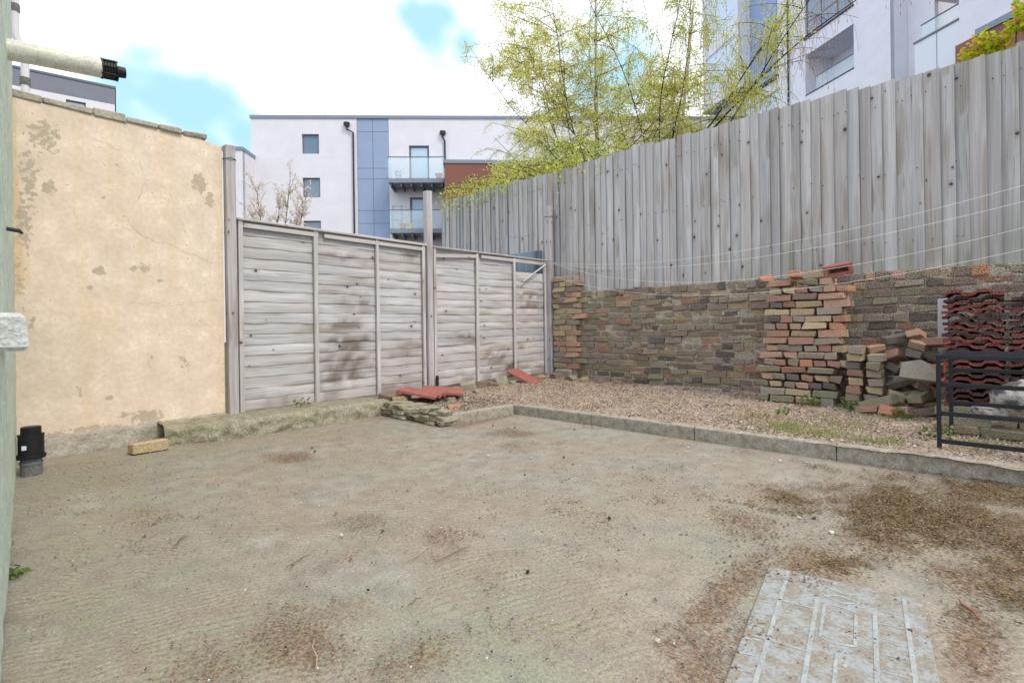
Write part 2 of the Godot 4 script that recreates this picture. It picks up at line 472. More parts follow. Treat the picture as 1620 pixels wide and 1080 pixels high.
# the buff paint on the rendered wall: flaked patches, hair cracks, rusty runs; x 0..1.3 m, y 0..2.5 m
func make_render_texture() -> void:
	var w := 512
	var h := 984
	var a := nz(w, h, 0.012, 51, 4)
	var b := nz(w, h, 0.05, 52, 4)
	var c := nz(w, h, 0.2, 53, 3)
	var st := streak(w, h, 256, 24, 0.02, 54, 3)
	# flaked places: x m, y m, rx, ry, strength
	var fl := [[1.13, 2.05, 0.06, 0.10, 1.0], [1.20, 1.93, 0.05, 0.07, 0.9], [0.18, 2.2, 0.12, 0.14, 0.75], [0.10, 1.9, 0.08, 0.3, 0.65], [0.20, 1.85, 0.05, 0.06, 0.9], [0.07, 1.6, 0.06, 0.3, 0.7], [0.47, 1.29, 0.05, 0.035, 0.95], [0.74, 1.33, 0.04, 0.04, 0.95], [0.68, 1.32, 0.03, 0.03, 0.8], [0.85, 1.24, 0.03, 0.015, 0.9], [0.42, 1.16, 0.02, 0.025, 0.9], [0.05, 1.2, 0.05, 0.3, 0.5], [0.10, 0.9, 0.035, 0.06, 0.7], [0.78, 0.62, 0.04, 0.08, 0.5], [1.0, 0.6, 0.06, 0.14, 0.45], [1.2, 0.7, 0.05, 0.1, 0.4], [0.52, 0.36, 0.035, 0.02, 0.9], [0.35, 0.42, 0.02, 0.05, 0.7], [0.75, 0.19, 0.12, 0.06, 1.0], [0.42, 0.15, 0.2, 0.03, 0.9], [0.62, 0.22, 0.05, 0.03, 0.8], [0.2, 0.13, 0.2, 0.03, 0.8], [0.5, 1.83, 0.02, 0.02, 0.7], [0.9, 1.0, 0.2, 0.2, 0.25], [0.6, 2.1, 0.25, 0.12, 0.28]]
	var fim := Image.create(128, 246, false, Image.FORMAT_L8)
	for y in 246:
		for x in 128:
			var s := spot(fl, 1.3 * (x + 0.5) / 128.0, 2.5 * (1.0 - (y + 0.5) / 246.0))
			fim.set_pixel(x, y, Color(s, s, s))
	fim.resize(w, h, Image.INTERPOLATE_BILINEAR)
	var fm := fim.get_data()
	var o := PackedByteArray(); o.resize(w * h * 3)
	var hg := PackedByteArray(); hg.resize(w * h)
	for y in h:
		for x in w:
			var i := y * w + x
			var px := 1.3 * x / w
			var la := a[i] / 255.0
			var lb := b[i] / 255.0
			var lc := c[i] / 255.0
			var col := Vector3(0.895, 0.83, 0.76) + Vector3.ONE * (0.07 * (la - 0.5) + 0.06 * (lb - 0.5) + 0.05 * (lc - 0.5))
			# rusty runs near the house corner and thin streaks elsewhere
			var run := ss(0.52, 0.75, st[i] / 255.0) * (0.25 + 0.75 * ss(0.35, 0.02, px)) * ss(0.3, 0.6, la + 0.2)
			col = col.lerp(Vector3(0.86, 0.73, 0.54), run * 0.6)
			var pale := ss(0.62, 0.8, la) * ss(0.4, 0.6, lb)
			col = col.lerp(Vector3(0.95, 0.90, 0.83), pale * 0.5)
			var s := fm[i] / 255.0
			var flake := ss(0.62, 0.70, s * 0.55 + lb * 0.50 + lc * 0.26 - 0.02)
			flake = maxf(flake, ss(0.81, 0.85, lb * 0.75 + lc * 0.25 + 0.06 * la))
			col = col.lerp(Vector3(0.775, 0.725, 0.645) * (0.95 + 0.2 * (lc - 0.5)), flake)
			o[i * 3] = clampi(int(col.x * 255), 0, 255); o[i * 3 + 1] = clampi(int(col.y * 255), 0, 255); o[i * 3 + 2] = clampi(int(col.z * 255), 0, 255)
			hg[i] = clampi(int((0.6 - 0.4 * flake + 0.25 * (lb - 0.5) + 0.12 * (lc - 0.5)) * 255), 0, 255)
	# hair cracks
	rng.seed = 77
	var cracks := [[0.70, 1.60, 1.22, 1.40, 1.0], [0.62, 1.62, 0.70, 1.60, 0.7], [0.73, 2.15, 0.71, 1.85, 0.6], [1.0, 1.72, 1.1, 1.60, 0.4], [0.45, 2.25, 0.62, 2.2, 0.5], [0.66, 1.07, 1.0, 1.05, 0.5], [0.95, 0.83, 1.22, 0.86, 0.6], [1.05, 1.08, 1.25, 1.09, 0.4], [0.62, 1.72, 0.72, 1.6, 0.5], [1.0, 0.7, 0.99, 0.3, 0.35], [0.25, 0.98, 0.45, 0.98, 0.3], [0.85, 2.0, 0.98, 1.85, 0.35], [1.18, 1.55, 1.2, 1.3, 0.3], [0.3, 1.75, 0.34, 1.6, 0.3]]
	for q in cracks:
		var p := Vector2(q[0], q[1])
		var e := Vector2(q[2], q[3])
		var steps := int(p.distance_to(e) / 0.0025) + 2
		var off := 0.0
		for k in steps:
			off += rr(-0.0016, 0.0016)
			var f := float(k) / (steps - 1)
			var pp := p.lerp(e, f) + (e - p).normalized().orthogonal() * (off * sin(PI * f) * 4.0)
			var i := clampi(int((1.0 - pp.y / 2.5) * h), 0, h - 1) * w + clampi(int(pp.x / 1.3 * w), 0, w - 1)
			var f2: float = 1.0 - 0.45 * q[4] * rr(0.3, 1.0)
			for m in 3: o[i * 3 + m] = int(o[i * 3 + m] * (f2 - 0.04 * m))
			hg[i] = int(hg[i] * 0.6)
	M.render = tex(w, h, o); M.render_h = tex(w, h, hg, Image.FORMAT_L8)

func make_materials() -> void:
	M.brick_tones = []
	M.dry_tones = []
	# name, picture colour of the dry brick
	for q in [["grey-brown", 152, 140, 128], ["brown", 142, 124, 112], ["dark grey", 112, 105, 100], ["buff yellow", 180, 163, 133], ["reddish", 162, 126, 110], ["orange red", 186, 136, 111], ["pinkish", 180, 145, 126], ["greenish grey", 144, 137, 116], ["tan", 170, 149, 124]]:
		var m := tri_mat(Color(q[1] / 255.0, q[2] / 255.0, q[3] / 255.0) * 1.12, M.brick_face, Vector3.ONE * 2.3, M.grime_h, 1.2, 0.95, false)
		M.brick_tones.append([q[0], m])
		M.dry_tones.append(tri_mat(Color(q[1] / 255.0, q[2] / 255.0, q[3] / 255.0) * 1.17, M.brick_dry, Vector3.ONE * 2.9, M.grime_h, 1.0, 0.95, false))
	M.mortar = tri_mat(Color(0.82, 0.77, 0.69), M.grime, Vector3.ONE * 1.9, M.grime_h, 1.2, 0.97)
	M.boards = uv_mat(Color(0.89, 0.88, 0.87), M.wood, Vector2(0.9, 0.42), M.wood_h, 0.25)
	M.slats = uv_mat(Color(0.89, 0.885, 0.885), M.wood, Vector2(0.8, 0.5), M.wood_h, 0.25)
	M.posts = uv_mat(Color(0.82, 0.80, 0.805), M.wood, Vector2(1.3, 0.6), M.wood_h, 0.2)
	M.mossy_m = tri_mat(Color(1.0, 0.99, 0.96), M.mossy, Vector3.ONE * 1.4, M.grime_h, 0.9, 0.96)
	M.kerb_m = tri_mat(Color(1.0, 0.975, 0.95), M.mossy, Vector3.ONE * 2.2, M.grime_h, 0.5, 0.95)
	M.plinth_m = tri_mat(Color(0.72, 0.70, 0.665), M.mottle, Vector3.ONE * 1.1, M.grime_h, 0.8, 0.96)
	M.green_paint = tri_mat(Color(0.89, 0.94, 0.88), M.mottle, Vector3.ONE * 1.3, M.grime_h, 0.4, 0.7, false)
	M.white_paint = tri_mat(Color(0.88, 0.9, 0.92), M.mottle, Vector3.ONE * 2.3, M.grime_h, 0.5, 0.6, false)
	M.white_render = tri_mat(Color(0.90, 0.90, 0.93), M.faint, Vector3.ONE * 0.13, null, 0.0, 0.9, false)
	M.white_render2 = M.white_render
	M.grey_panel = tri_mat(Color(0.60, 0.67, 0.79), M.faint, Vector3.ONE * 0.2, null, 0.0, 0.5, false)
	M.dark_clad = tri_mat(Color(0.50, 0.52, 0.57), M.faint, Vector3.ONE * 0.2, null, 0.0, 0.5, false)
	M.coping = mat(Color(0.52, 0.56, 0.62), 0.5, false)
	M.frame = mat(Color(0.42, 0.45, 0.48), 0.5, false)
	M.white_frame = mat(Color(0.85, 0.87, 0.9), 0.5, false)
	M.glass = mat(Color(0.42, 0.50, 0.58), 0.06, false); M.glass.metallic_specular = 0.9
	M.pale_glass = mat(Color(0.72, 0.80, 0.88), 0.08, false); M.pale_glass.metallic_specular = 0.9
	var cg := mat(Color(0.82, 0.92, 0.96, 0.22), 0.05, false)
	cg.transparency = BaseMaterial3D.TRANSPARENCY_ALPHA
	M.clear_glass = cg
	M.dark_pipe = mat(Color(0.20, 0.21, 0.23), 0.5, false)
	M.black_plastic = tri_mat(Color(0.16, 0.165, 0.18), M.mottle, Vector3.ONE * 3.0, null, 0.0, 0.45, false)
	M.grey_plastic = tri_mat(Color(0.52, 0.53, 0.52), M.grime, Vector3.ONE * 3.0, null, 0.0, 0.7, false)
	M.flue = tri_mat(Color(0.93, 0.93, 0.90), M.mottle, Vector3.ONE * 2.0, M.grime_h, 0.1, 0.4)
	M.iron = tri_mat(Color(0.19, 0.195, 0.22), M.mottle, Vector3.ONE * 4.0, null, 0.0, 0.45, false)
	M.red_tile = tri_mat(Color(0.69, 0.44, 0.41), M.mottle, Vector3.ONE * 3.0, M.grime_h, 0.3, 0.9, false)
	M.old_tile = tri_mat(Color(0.58, 0.33, 0.31), M.brick_face, Vector3.ONE * 2.1, M.grime_h, 0.4, 0.9, false)
	M.sooty_tile = tri_mat(Color(0.38, 0.28, 0.27), M.brick_face, Vector3.ONE * 2.1, M.grime_h, 0.4, 0.9, false)
	M.soil_m = tri_mat(Color(0.84, 0.825, 0.81), M.soil, Vector3.ONE * 1.3, M.grime_h, 1.5, 0.98)
	M.earth = tri_mat(Color(0.42, 0.40, 0.30), M.grime, Vector3.ONE * 0.2, null, 0.0, 0.98, false)
	M.bark = tri_mat(Color(1, 1, 1), M.mottle, Vector3.ONE * 2.0, null, 0.0, 0.9)
	M.plain = mat(Color.WHITE, 0.9)
	M.line = mat(Color(0.93, 0.93, 0.93), 0.5, false)
	M.blue = uv_mat(Color(0.52, 0.62, 0.69), M.wood, Vector2(0.8, 0.5))
	M.sack = tri_mat(Color(0.80, 0.78, 0.75), M.grime, Vector3.ONE * 3.0, M.grime_h, 0.4, 0.5)
	M.metal_cover = tri_mat(Color(1, 1, 1), M.plate, Vector3.ONE * 1.9, M.grime_h, 0.15, 0.55, false)
	M.cover_line = tri_mat(Color(0.70, 0.725, 0.73), M.mottle, Vector3.ONE * 2.6, null, 0.0, 0.5, false)
	var lf := mat(Color.WHITE, 0.6)
	lf.backlight_enabled = true; lf.backlight = Color(0.95, 0.95, 0.85)
	M.leaf = lf
	var sl := StandardMaterial3D.new()
	sl.albedo_texture = M.yard; sl.roughness = 0.93; sl.metallic_specular = 0.3
	sl.heightmap_enabled = true; sl.heightmap_texture = M.yard_h; sl.heightmap_scale = 0.3
	sl.detail_enabled = true; sl.detail_albedo = M.fine; sl.detail_blend_mode = BaseMaterial3D.BLEND_MODE_MUL; sl.detail_uv_layer = BaseMaterial3D.DETAIL_UV_2; sl.uv2_scale = Vector3(1.55, 1.55, 1)
	M.slab = sl
	M.wall_paint = uv_mat(Color(0.98, 0.98, 0.98), M.render, Vector2(1, 1), M.render_h, 0.4)

func look(px: float, py: float) -> Vector3:   # direction of a sight line, in picture units of a 1620 x 1080 frame
	var a := px - 810.0
	var b := py - 540.0
	var u := cos(ROLL) * a - sin(ROLL) * b
	var w := sin(ROLL) * a + cos(ROLL) * b + 27.0
	return FW * FOCAL + RT * u - Vector3.UP * w

func make_sky() -> ImageTexture:
	var w := 768
	var h := 384
	var q := FastNoiseLite.new()
	q.noise_type = FastNoiseLite.TYPE_SIMPLEX_SMOOTH; q.seed = 8; q.frequency = 0.9; q.fractal_octaves = 5
	var gaps := []   # openings in the cloud: direction, angular size
	for e in [[255, 150, 0.085], [320, 170, 0.09], [215, 205, 0.09], [300, 215, 0.08], [385, 215, 0.05], [685, 40, 0.045], [735, 75, 0.03], [650, 20, 0.03], [960, 130, 0.07], [1000, 90, 0.06]]:
		gaps.append([look(e[0], e[1]).normalized(), e[2]])
	rng.seed = 90
	for k in 60:   # the same broken cloud goes on all round
		var az := rr(0, TAU)
		var d := Vector3(cos(az), rr(0.1, 1.2), sin(az)).normalized()
		if d.dot(FW) < 0.55: gaps.append([d, rr(0.06, 0.14)])
	var data := PackedFloat32Array(); data.resize(w * h * 3)
	for y in h:
		var th := PI * (y + 0.5) / h
		for x in w:
			var ph := TAU * (x + 0.5) / w
			var d := Vector3(sin(th) * sin(ph), cos(th), -sin(th) * cos(ph))
			var s := 0.0
			var nn := 0.0
			if d.y > -0.05:
				nn = q.get_noise_3d(d.x * 4.0, d.y * 8.0, d.z * 4.0)
				for g in gaps:
					var c: float = d.dot(g[0])
					if c > 0.9: s = maxf(s, exp(-(2.0 - 2.0 * c) / (g[1] * g[1])))
			var blue := 0.92 * ss(0.05, 1.05, s + 0.85 * nn + 0.45 * q.get_noise_3d(d.x * 14.0, d.y * 26.0, d.z * 14.0))
			var cl := 1.10 + 0.2 * nn
			var i := (y * w + x) * 3
			data[i] = lerpf(cl * 0.95, 0.29, blue); data[i + 1] = lerpf(cl * 0.99, 0.555, blue); data[i + 2] = lerpf(cl * 1.10, 0.72, blue)
	return ImageTexture.create_from_image(Image.create_from_data(w, h, false, Image.FORMAT_RGBF, data.to_byte_array()))

func _ready() -> void:
	# camera: level, lens shifted down a little, horizon tipped by under a degree
	var cam := Camera3D.new()
	cam.name = "camera"
	add_child(cam)
	cam.projection = Camera3D.PROJECTION_FRUSTUM
	cam.near = 0.05; cam.far = 900.0
	cam.size = 2.0 * 0.05 * 540.0 / FOCAL
	cam.frustum_offset = Vector2(0, -27.0 / FOCAL * 0.05)
	cam.position = Vector3(0, EYE, 0)
	cam.basis = Basis(Vector3.UP, -YAW) * Basis(Vector3.BACK, -ROLL)
	# sky, sun, exposure
	var we := WorldEnvironment.new()
	we.name = "environment"
	var env := Environment.new()
	var ps := PanoramaSkyMaterial.new()
	ps.panorama = make_sky()
	ps.energy_multiplier = 1.0
	env.sky = Sky.new(); env.sky.sky_material = ps
	env.background_mode = Environment.BG_SKY
	env.tonemap_mode = Environment.TONE_MAPPER_LINEAR
	env.tonemap_exposure = 1.48
	env.sdfgi_enabled = true; env.ssao_enabled = true; env.ssil_enabled = true
	we.environment = env
	add_child(we)
	var sun := DirectionalLight3D.new()
	sun.name = "sun"
	sun.light_energy = 0.5; sun.light_color = Color(1.0, 0.93, 0.83); sun.light_angular_distance = 14.0; sun.shadow_enabled = true
	add_child(sun)
	sun.look_at_from_position(Vector3.ZERO, -Vector3(0.02, 0.78, 0.62), Vector3.UP)
	make_textures()
	print("textures ", Time.get_ticks_msec())
	make_materials()
	ground()
	house_corner()
	rendered_wall()
	lap_fence()
	brick_wall()
	tall_fence()
	print("walls ", Time.get_ticks_msec())
	kerbs()
	buildings()
	print("buildings ", Time.get_ticks_msec())
	brick_stack()
	rubble()
	tile_stacks()
	rack()
	small_things()
	clothes_lines()
	print("things ", Time.get_ticks_msec())
	trees()
	print("trees ", Time.get_ticks_msec())
	litter()
	print("litter ", Time.get_ticks_msec())

# ---------------------------------------------------------------- setting
func bed_height(x: float, z: float) -> float:
	return 0.078 + 0.018 * sin(x * 2.1 + z * 1.3) * sin(z * 2.3 - x) + 0.03 * ss(5.2, 5.8, x) + (0.03 * ss(-4.1, -4.6, z))

func ground() -> void:
	var b := MB.new()
	b.quad(Vector3(-300, -0.12, 300), Vector3(300, -0.12, 300), Vector3(300, -0.12, -300), Vector3(-300, -0.12, -300))
	structure(part(b, M.earth, "ground"))
	b = MB.new()   # concrete slab
	var nx := 40
	var nzz := 60
	b.grid(nx, nzz, func(i: int, j: int):
		var p := Vector3(lerpf(-3.0, 3.80, float(i) / nx), 0.0, lerpf(-4.95, 4.0, float(j) / nzz))
		p.y = 0.006 * sin(p.x * 1.7 + 1.0) * sin(p.z * 1.3) - 0.006
		return [p, Color.WHITE, Vector2((p.x - YX0) / YW, (p.z - YZ0) / YH)], false)
	var o := put(b.mesh(true), M.slab, "yard_floor")
	structure(o); o.set_meta("label", "worn concrete yard floor with brush marks")
	b = MB.new()   # bare soil of the raised bed
	var fn := FastNoiseLite.new()
	fn.seed = 4; fn.frequency = 4.0
	var f := func(x0: float, x1: float, z0: float, z1: float, nu: int, nv: int):
		b.grid(nu, nv, func(i: int, j: int):
			var p := Vector3(lerpf(x0, x1, float(i) / nu), 0, lerpf(z0, z1, float(j) / nv))
			p.y = bed_height(p.x, p.z) + 0.012 * fn.get_noise_2d(p.x * 1.5, p.z * 1.5)
			return [p, Color.WHITE, Vector2(p.x, p.z)], false)
	f.call(3.69, 5.9, -4.95, 3.0, 60, 200)
	f.call(2.86, 3.69, -4.95, -3.52, 24, 40)
	structure(part(b, M.soil_m, "garden_soil"))

func house_corner() -> void:
	var t := thing("house_wall", "pale green painted house wall beside the yard", "wall", Vector3.ZERO)
	var b := MB.new()
	var A := Vector3(0.011, 0, -1.2)
	var B := Vector3(0.222, 0, -4.94)
	var up := Vector3(0, 3.4, 0)
	var C := Vector3(-3.0, 0, -1.2)
	var D := Vector3(-3.0, 0, -4.94)
	# rough painted face in a grid so that its edge is not ruler straight
	var fn := FastNoiseLite.new()
	fn.seed = 12; fn.frequency = 1.6; fn.fractal_octaves = 4
	var nu := 50
	var nv := 120
	b.grid(nu, nv, func(i: int, j: int):
		var p := A.lerp(B, float(i) / nu) + up * (float(j) / nv)
		p.x += 0.006 * fn.get_noise_2d(p.z * 2.0, p.y * 2.0)
		return [p, Color.WHITE, Vector2(p.z, p.y)], true)
	b.quad(C, A, A + up, C + up); b.quad(B, D, D + up, B + up); b.quad(D, C, C + up, D + up); b.quad(A + up, B + up, D + up, C + up)
	part(b, M.green_paint, "wall_face", t)
	# window sill
	b = MB.new()
	b.box(Vector3(-0.05, 0.822, -1.2), Vector3(0.047, 0.896, 0.0), 0.008, [rv(0.004), rv(0.004), rv(0.004), rv(0.004), rv(0.004), rv(0.004), rv(0.004), rv(0.004)])
	var so := part(b, M.white_paint, "sill", t)
	so.position = Vector3(0.0316, 0, -1.38); so.rotation.y = -0.0545
	b = MB.new()
	b.tube([Vector3(0.07, 1.258, -2.78), Vector3(0.14, 1.25, -2.78), Vector3(0.148, 1.24, -2.78)], [0.008, 0.008, 0.006], 8)
	part(b, M.dark_pipe, "wall_hook", t)
	# boiler flue
	var fl := thing("boiler_flue", "white flue pipe with black grille end above the buff wall", "flue", Vector3(0.13, 2.226, -3.5))
	b = MB.new()
	b.tube([Vector3(0, 0, 0), Vector3(0.12, 0.012, 0), Vector3(0.25, 0.023, 0), Vector3(0.37, 0.034, 0)], [0.05, 0.0502, 0.0496, 0.05], 24)
	part(b, M.flue, "pipe", fl)
	b = MB.new()
	for k in 5:
		b.tube([Vector3(0.371 + k * 0.013, 0.034 + k * 0.0012, 0), Vector3(0.378 + k * 0.013, 0.0346 + k * 0.0012, 0)], [0.053 if k == 0 else 0.046, 0.053 if k == 0 else 0.046], 20)
	part(b, M.black_plastic, "grille_ring", fl)
	for k in 8:
		b = MB.new()
		var a := TAU * k / 8
		b.tube([Vector3(0.37, 0.034 + 0.049 * sin(a), 0.049 * cos(a)), Vector3(0.438, 0.040 + 0.049 * sin(a), 0.049 * cos(a))], [0.006, 0.006], 5)
		part(b, M.black_plastic, "grille_bar", fl)
	b = MB.new()
	b.tube([Vector3(0.432, 0.038, 0), Vector3(0.438, 0.039, 0), Vector3(0.438, 0.039, 0), Vector3(0.478, 0.043, 0)], [0.052, 0.052, 0.03, 0.028], 20)
	part(b, M.black_plastic, "end_cap", fl)
	# downpipe and cable beyond the corner of the house
	var dp := thing("downpipe", "grey downpipe standing behind the end of the buff wall", "pipe", Vector3(0.292, 0, -5.02))
	b = MB.new()
	b.tube([Vector3(0, 0, 0), Vector3(0, 2.78, 0), Vector3(-0.02, 2.86, 0), Vector3(-0.05, 2.95, 0), Vector3(-0.05, 3.6, 0)], [0.024, 0.024, 0.024, 0.024, 0.024], 14)
	part(b, M.white_render2, "pipe", dp)
	for y in [2.60, 3.1]:
		b = MB.new()
		b.tube([Vector3(0 if y < 2.9 else -0.05, y, 0), Vector3(0 if y < 2.9 else -0.05, y + 0.05, 0)], [0.030, 0.030], 14)
		part(b, M.grey_plastic, "pipe_clip", dp)

func rendered_wall() -> void:
	var t := thing("rendered_wall", "buff painted rendered wall with flaking patches and rough coping", "wall", Vector3(0.19, 0, -4.8))
	var b := MB.new()
	var fn := FastNoiseLite.new()
	fn.seed = 15; fn.frequency = 1.1; fn.fractal_octaves = 4
	var nu := 52
	var nv := 90
	var fall := func(x: float) -> float: return 2.425 - 0.03 * ss(1.1, 1.3, x)
	b.grid(nu, nv, func(i: int, j: int):
		var x := 1.302 * i / nu
		var y := lerpf(0.12 + 0.035 * x / 1.3, fall.call(x), float(j) / nv)
		var p := Vector3(x, y, 0.006 * fn.get_noise_2d(x * 2.0, y * 2.0))
		return [p, Color.WHITE, Vector2(x / 1.302, 1.0 - y / 2.5)], true)
	for e in [[Vector3(1.302, 0.0, -0.005), Vector3(1.302, 0, -0.15), Vector3(1.302, 2.4, -0.15), Vector3(1.302, 2.4, -0.005)], [Vector3(1.302, 0, -0.15), Vector3(0, 0, -0.15), Vector3(0, 2.42, -0.15), Vector3(1.302, 2.4, -0.15)]]:
		b.quad(e[0], e[1], e[2], e[3])
	part(b, M.wall_paint, "painted_render", t)
	# coping stones, thin and ragged, petering out toward the fence
	rng.seed = 31
	var x := 0.0
	while x < 1.16:
		var L := rr(0.14, 0.3)
		var x1 := minf(x + L, 1.2)
		var hgt := 0.05 if x < 0.9 else 0.035
		b = MB.new()
		var j := []
		for k in 8: j.append(rv(0.008))
		b.box(Vector3(x, 2.420, -0.16), Vector3(x1 - 0.006, 2.42 + hgt + rr(-0.006, 0.008), 0.02 + rr(-0.012, 0.008)), 0.008, j)
		part(b, M.plinth_m, "coping_stone", t)
		x = x1
	# grey cement skirting at the foot, bulging and uneven
	b = MB.new()
	b.grid(60, 10, func(i: int, j: int):
		var xx := 1.30 * i / 60.0
		var k := j / 10.0
		var top := 0.135 + 0.03 * xx / 1.3 + 0.012 * fn.get_noise_2d(xx * 9.0, 3.0)
		var p := Vector3(xx, lerpf(-0.02, top, k), 0.05 - 0.035 * k + 0.02 * fn.get_noise_2d(xx * 4.0, k))
		if j == 10: p.z = -0.03
		return [p, Color.WHITE, Vector2.ZERO], true)
	part(b, M.plinth_m, "cement_skirting", t)

func post(at: Vector3, hgt: float, label: String, lean := 0.0, w := 0.038) -> Node3D:
	var t := thing("fence_post", label, "post", at)
	t.rotation.z = lean
	var b := MB.new()
	b.uo = Vector2(rr(0, 3), rr(0, 3))
	var j := [Vector3.ZERO, Vector3.ZERO, Vector3(0, rr(-0.01, 0.01), 0), Vector3(0, rr(-0.01, 0.01), 0), Vector3.ZERO, Vector3.ZERO, Vector3(0, rr(-0.012, 0.012), 0), Vector3.ZERO]
	b.box(Vector3(-w, -0.1, -w), Vector3(w, hgt, w), 0.005, j)
	part(b, M.posts, "shaft", t)
	return t

func twine(t: Node3D, y: float, w: float, col: Color) -> void:
	var b := MB.new()
	b.col = col
	var p := []
	for k in 9:
		var a := TAU * k / 8 + PI / 4
		p.append(Vector3(cos(a) * w * 1.39, y + 0.006 * sin(k * 2.0), sin(a) * w * 1.39))
	var r := []
	for k in 9: r.append(0.004)
	b.tube(p, r, 5)
	part(b, M.plain, "twine", t)

const Z0 := -4.80
func lap_panel(x0: float, x1: float, battens: Array, top0: float, top1: float, bot0: float, bot1: float, label: String, stain: Array, corner_gone: bool) -> void:
	var t := thing("slat_fence", label, "fence", Vector3(x0, 0, Z0), 0, "grey overlapping slat fence panels")
	var L := x1 - x0
	var ns := 17
	var fn := FastNoiseLite.new()
	fn.seed = int(x0 * 10); fn.frequency = 1.0; fn.fractal_octaves = 3
	for s in ns:
		var b := MB.new()
		b.flip_uv = true
		var uo := Vector2(rr(0, 5), rr(0, 5))
		var nu := 40
		var tone := rr(0.88, 1.08)
		var warm := rr(-0.02, 0.025)
		var xe := L
		if corner_gone and s >= ns - 2: xe = L * 0.67
		var wob := rr(0, 50)
		var k0 := float(s) / ns
		var k1 := float(s + 1) / ns
		var tilt := 0.0
		if corner_gone and s == 3: tilt = 0.022
		var P := func(i: int, row: int):
			var x := xe * i / nu
			var b0 := lerpf(bot0, bot1, x / L)
			var t0 := lerpf(top0, top1, x / L)
			var lo := lerpf(b0, t0, k0) - 0.012 + 0.011 * fn.get_noise_2d(x * 2.2 + wob, s * 9.0)
			var hi := lerpf(b0, t0, k1) + 0.018
			lo += tilt * ss(L * 0.72, L, x)
			var bulge := 0.006 * fn.get_noise_2d(x * 3.0 + wob, 40.0 + s)
			var p: Vector3
			if row == 0: p = Vector3(x, lo, -0.012)
			elif row == 1: p = Vector3(x, lo, -0.002 + bulge)
			elif row == 2: p = Vector3(x, lerpf(lo, hi, 0.5), -0.006 + bulge)
			else: p = Vector3(x, hi, -0.0115 + bulge * 0.3)
			var k := 0.0
			for q in stain:
				var dx: float = (x0 + p.x - q[0]) / q[2]
				var dy: float = (p.y - q[1]) / q[3]
				k = maxf(k, q[4] * exp(-dx * dx - dy * dy))
			k = clampf(k * 2.0 * (0.7 + 1.3 * fn.get_noise_2d(p.x * 5.0 + wob, p.y * 16.0)) * (1.25 if row == 1 else (0.9 if row == 2 else 0.6)), 0.0, 1.0)
			# damp brown at the foot where soil splashes
			k = maxf(k, 0.55 * ss(0.36, 0.2, p.y) * ss(-0.2, 0.4, fn.get_noise_2d(p.x * 3.0 + 7.0, s * 3.0)))
			var col := Color(tone + warm, tone, tone - warm).lerp(Color(0.24, 0.17, 0.12), k * 0.85)
			return [p, col, Vector2(p.y, p.x) + uo]
		b.grid(nu, 3, P, true)
		b.grid(nu, 1, func(i: int, j: int): return P.call(i, [3, 0][j]), true)
		part(b, M.slats, "slat", t)
	for k in battens.size():
		var bxx: float = battens[k] - x0
		var y0 := lerpf(bot0, bot1, bxx / L) - 0.02
		var y1 := lerpf(top0, top1, bxx / L) + 0.012
		var b := MB.new()
		b.uo = Vector2(rr(0, 5), rr(0, 5))
		b.col = Color(1.02, 0.98, 0.95)
		b.box(Vector3(bxx - 0.018, y0, 0.008), Vector3(bxx + 0.018, y1, 0.034), 0.003, [rv(0.003), rv(0.003), rv(0.003), rv(0.003), rv(0.003), rv(0.003), rv(0.003), rv(0.003)])
		part(b, M.slats, "batten", t)
	var cap := MB.new()
	cap.flip_uv = true
	cap.box(Vector3(-0.01, -0.004, -0.03), Vector3(Vector2(L, top1 - top0).length() + 0.02, 0.016, 0.05), 0.003, [rv(0.004), rv(0.004), rv(0.004), rv(0.004), rv(0.004), rv(0.004), rv(0.004), rv(0.004)])
	var co := part(cap, M.slats, "capping", t)
	co.position = Vector3(0, top0 + 0.018, 0); co.rotation.z = atan2(top1 - top0, L)
	# top rail under the capping, split in two lengths
	var cuts := [0.0, 0.38, 1.0] if not corner_gone else [0.0, 0.36, 1.0]
	for k in 2:
		var b := MB.new()
		b.flip_uv = true
		b.uo = Vector2(rr(0, 5), rr(0, 5))
		b.col = Color(0.98, 0.94, 0.9)
		var sag := -0.05 if corner_gone and k == 0 else 0.0
		var xa: float = L * cuts[k] + 0.03
		var xb: float = L * cuts[k + 1] - 0.03
		var ya := lerpf(top0, top1, xa / L) - 0.045 + sag
		var yb := lerpf(top0, top1, xb / L) - 0.045
		b.box(Vector3(0, 0, 0), Vector3(Vector2(xb - xa, yb - ya).length(), 0.042, 0.02), 0.003)
		var ro := part(b, M.slats, "top_rail", t)
		ro.position = Vector3(xa, ya, 0.012); ro.rotation.z = atan2(yb - ya, xb - xa)

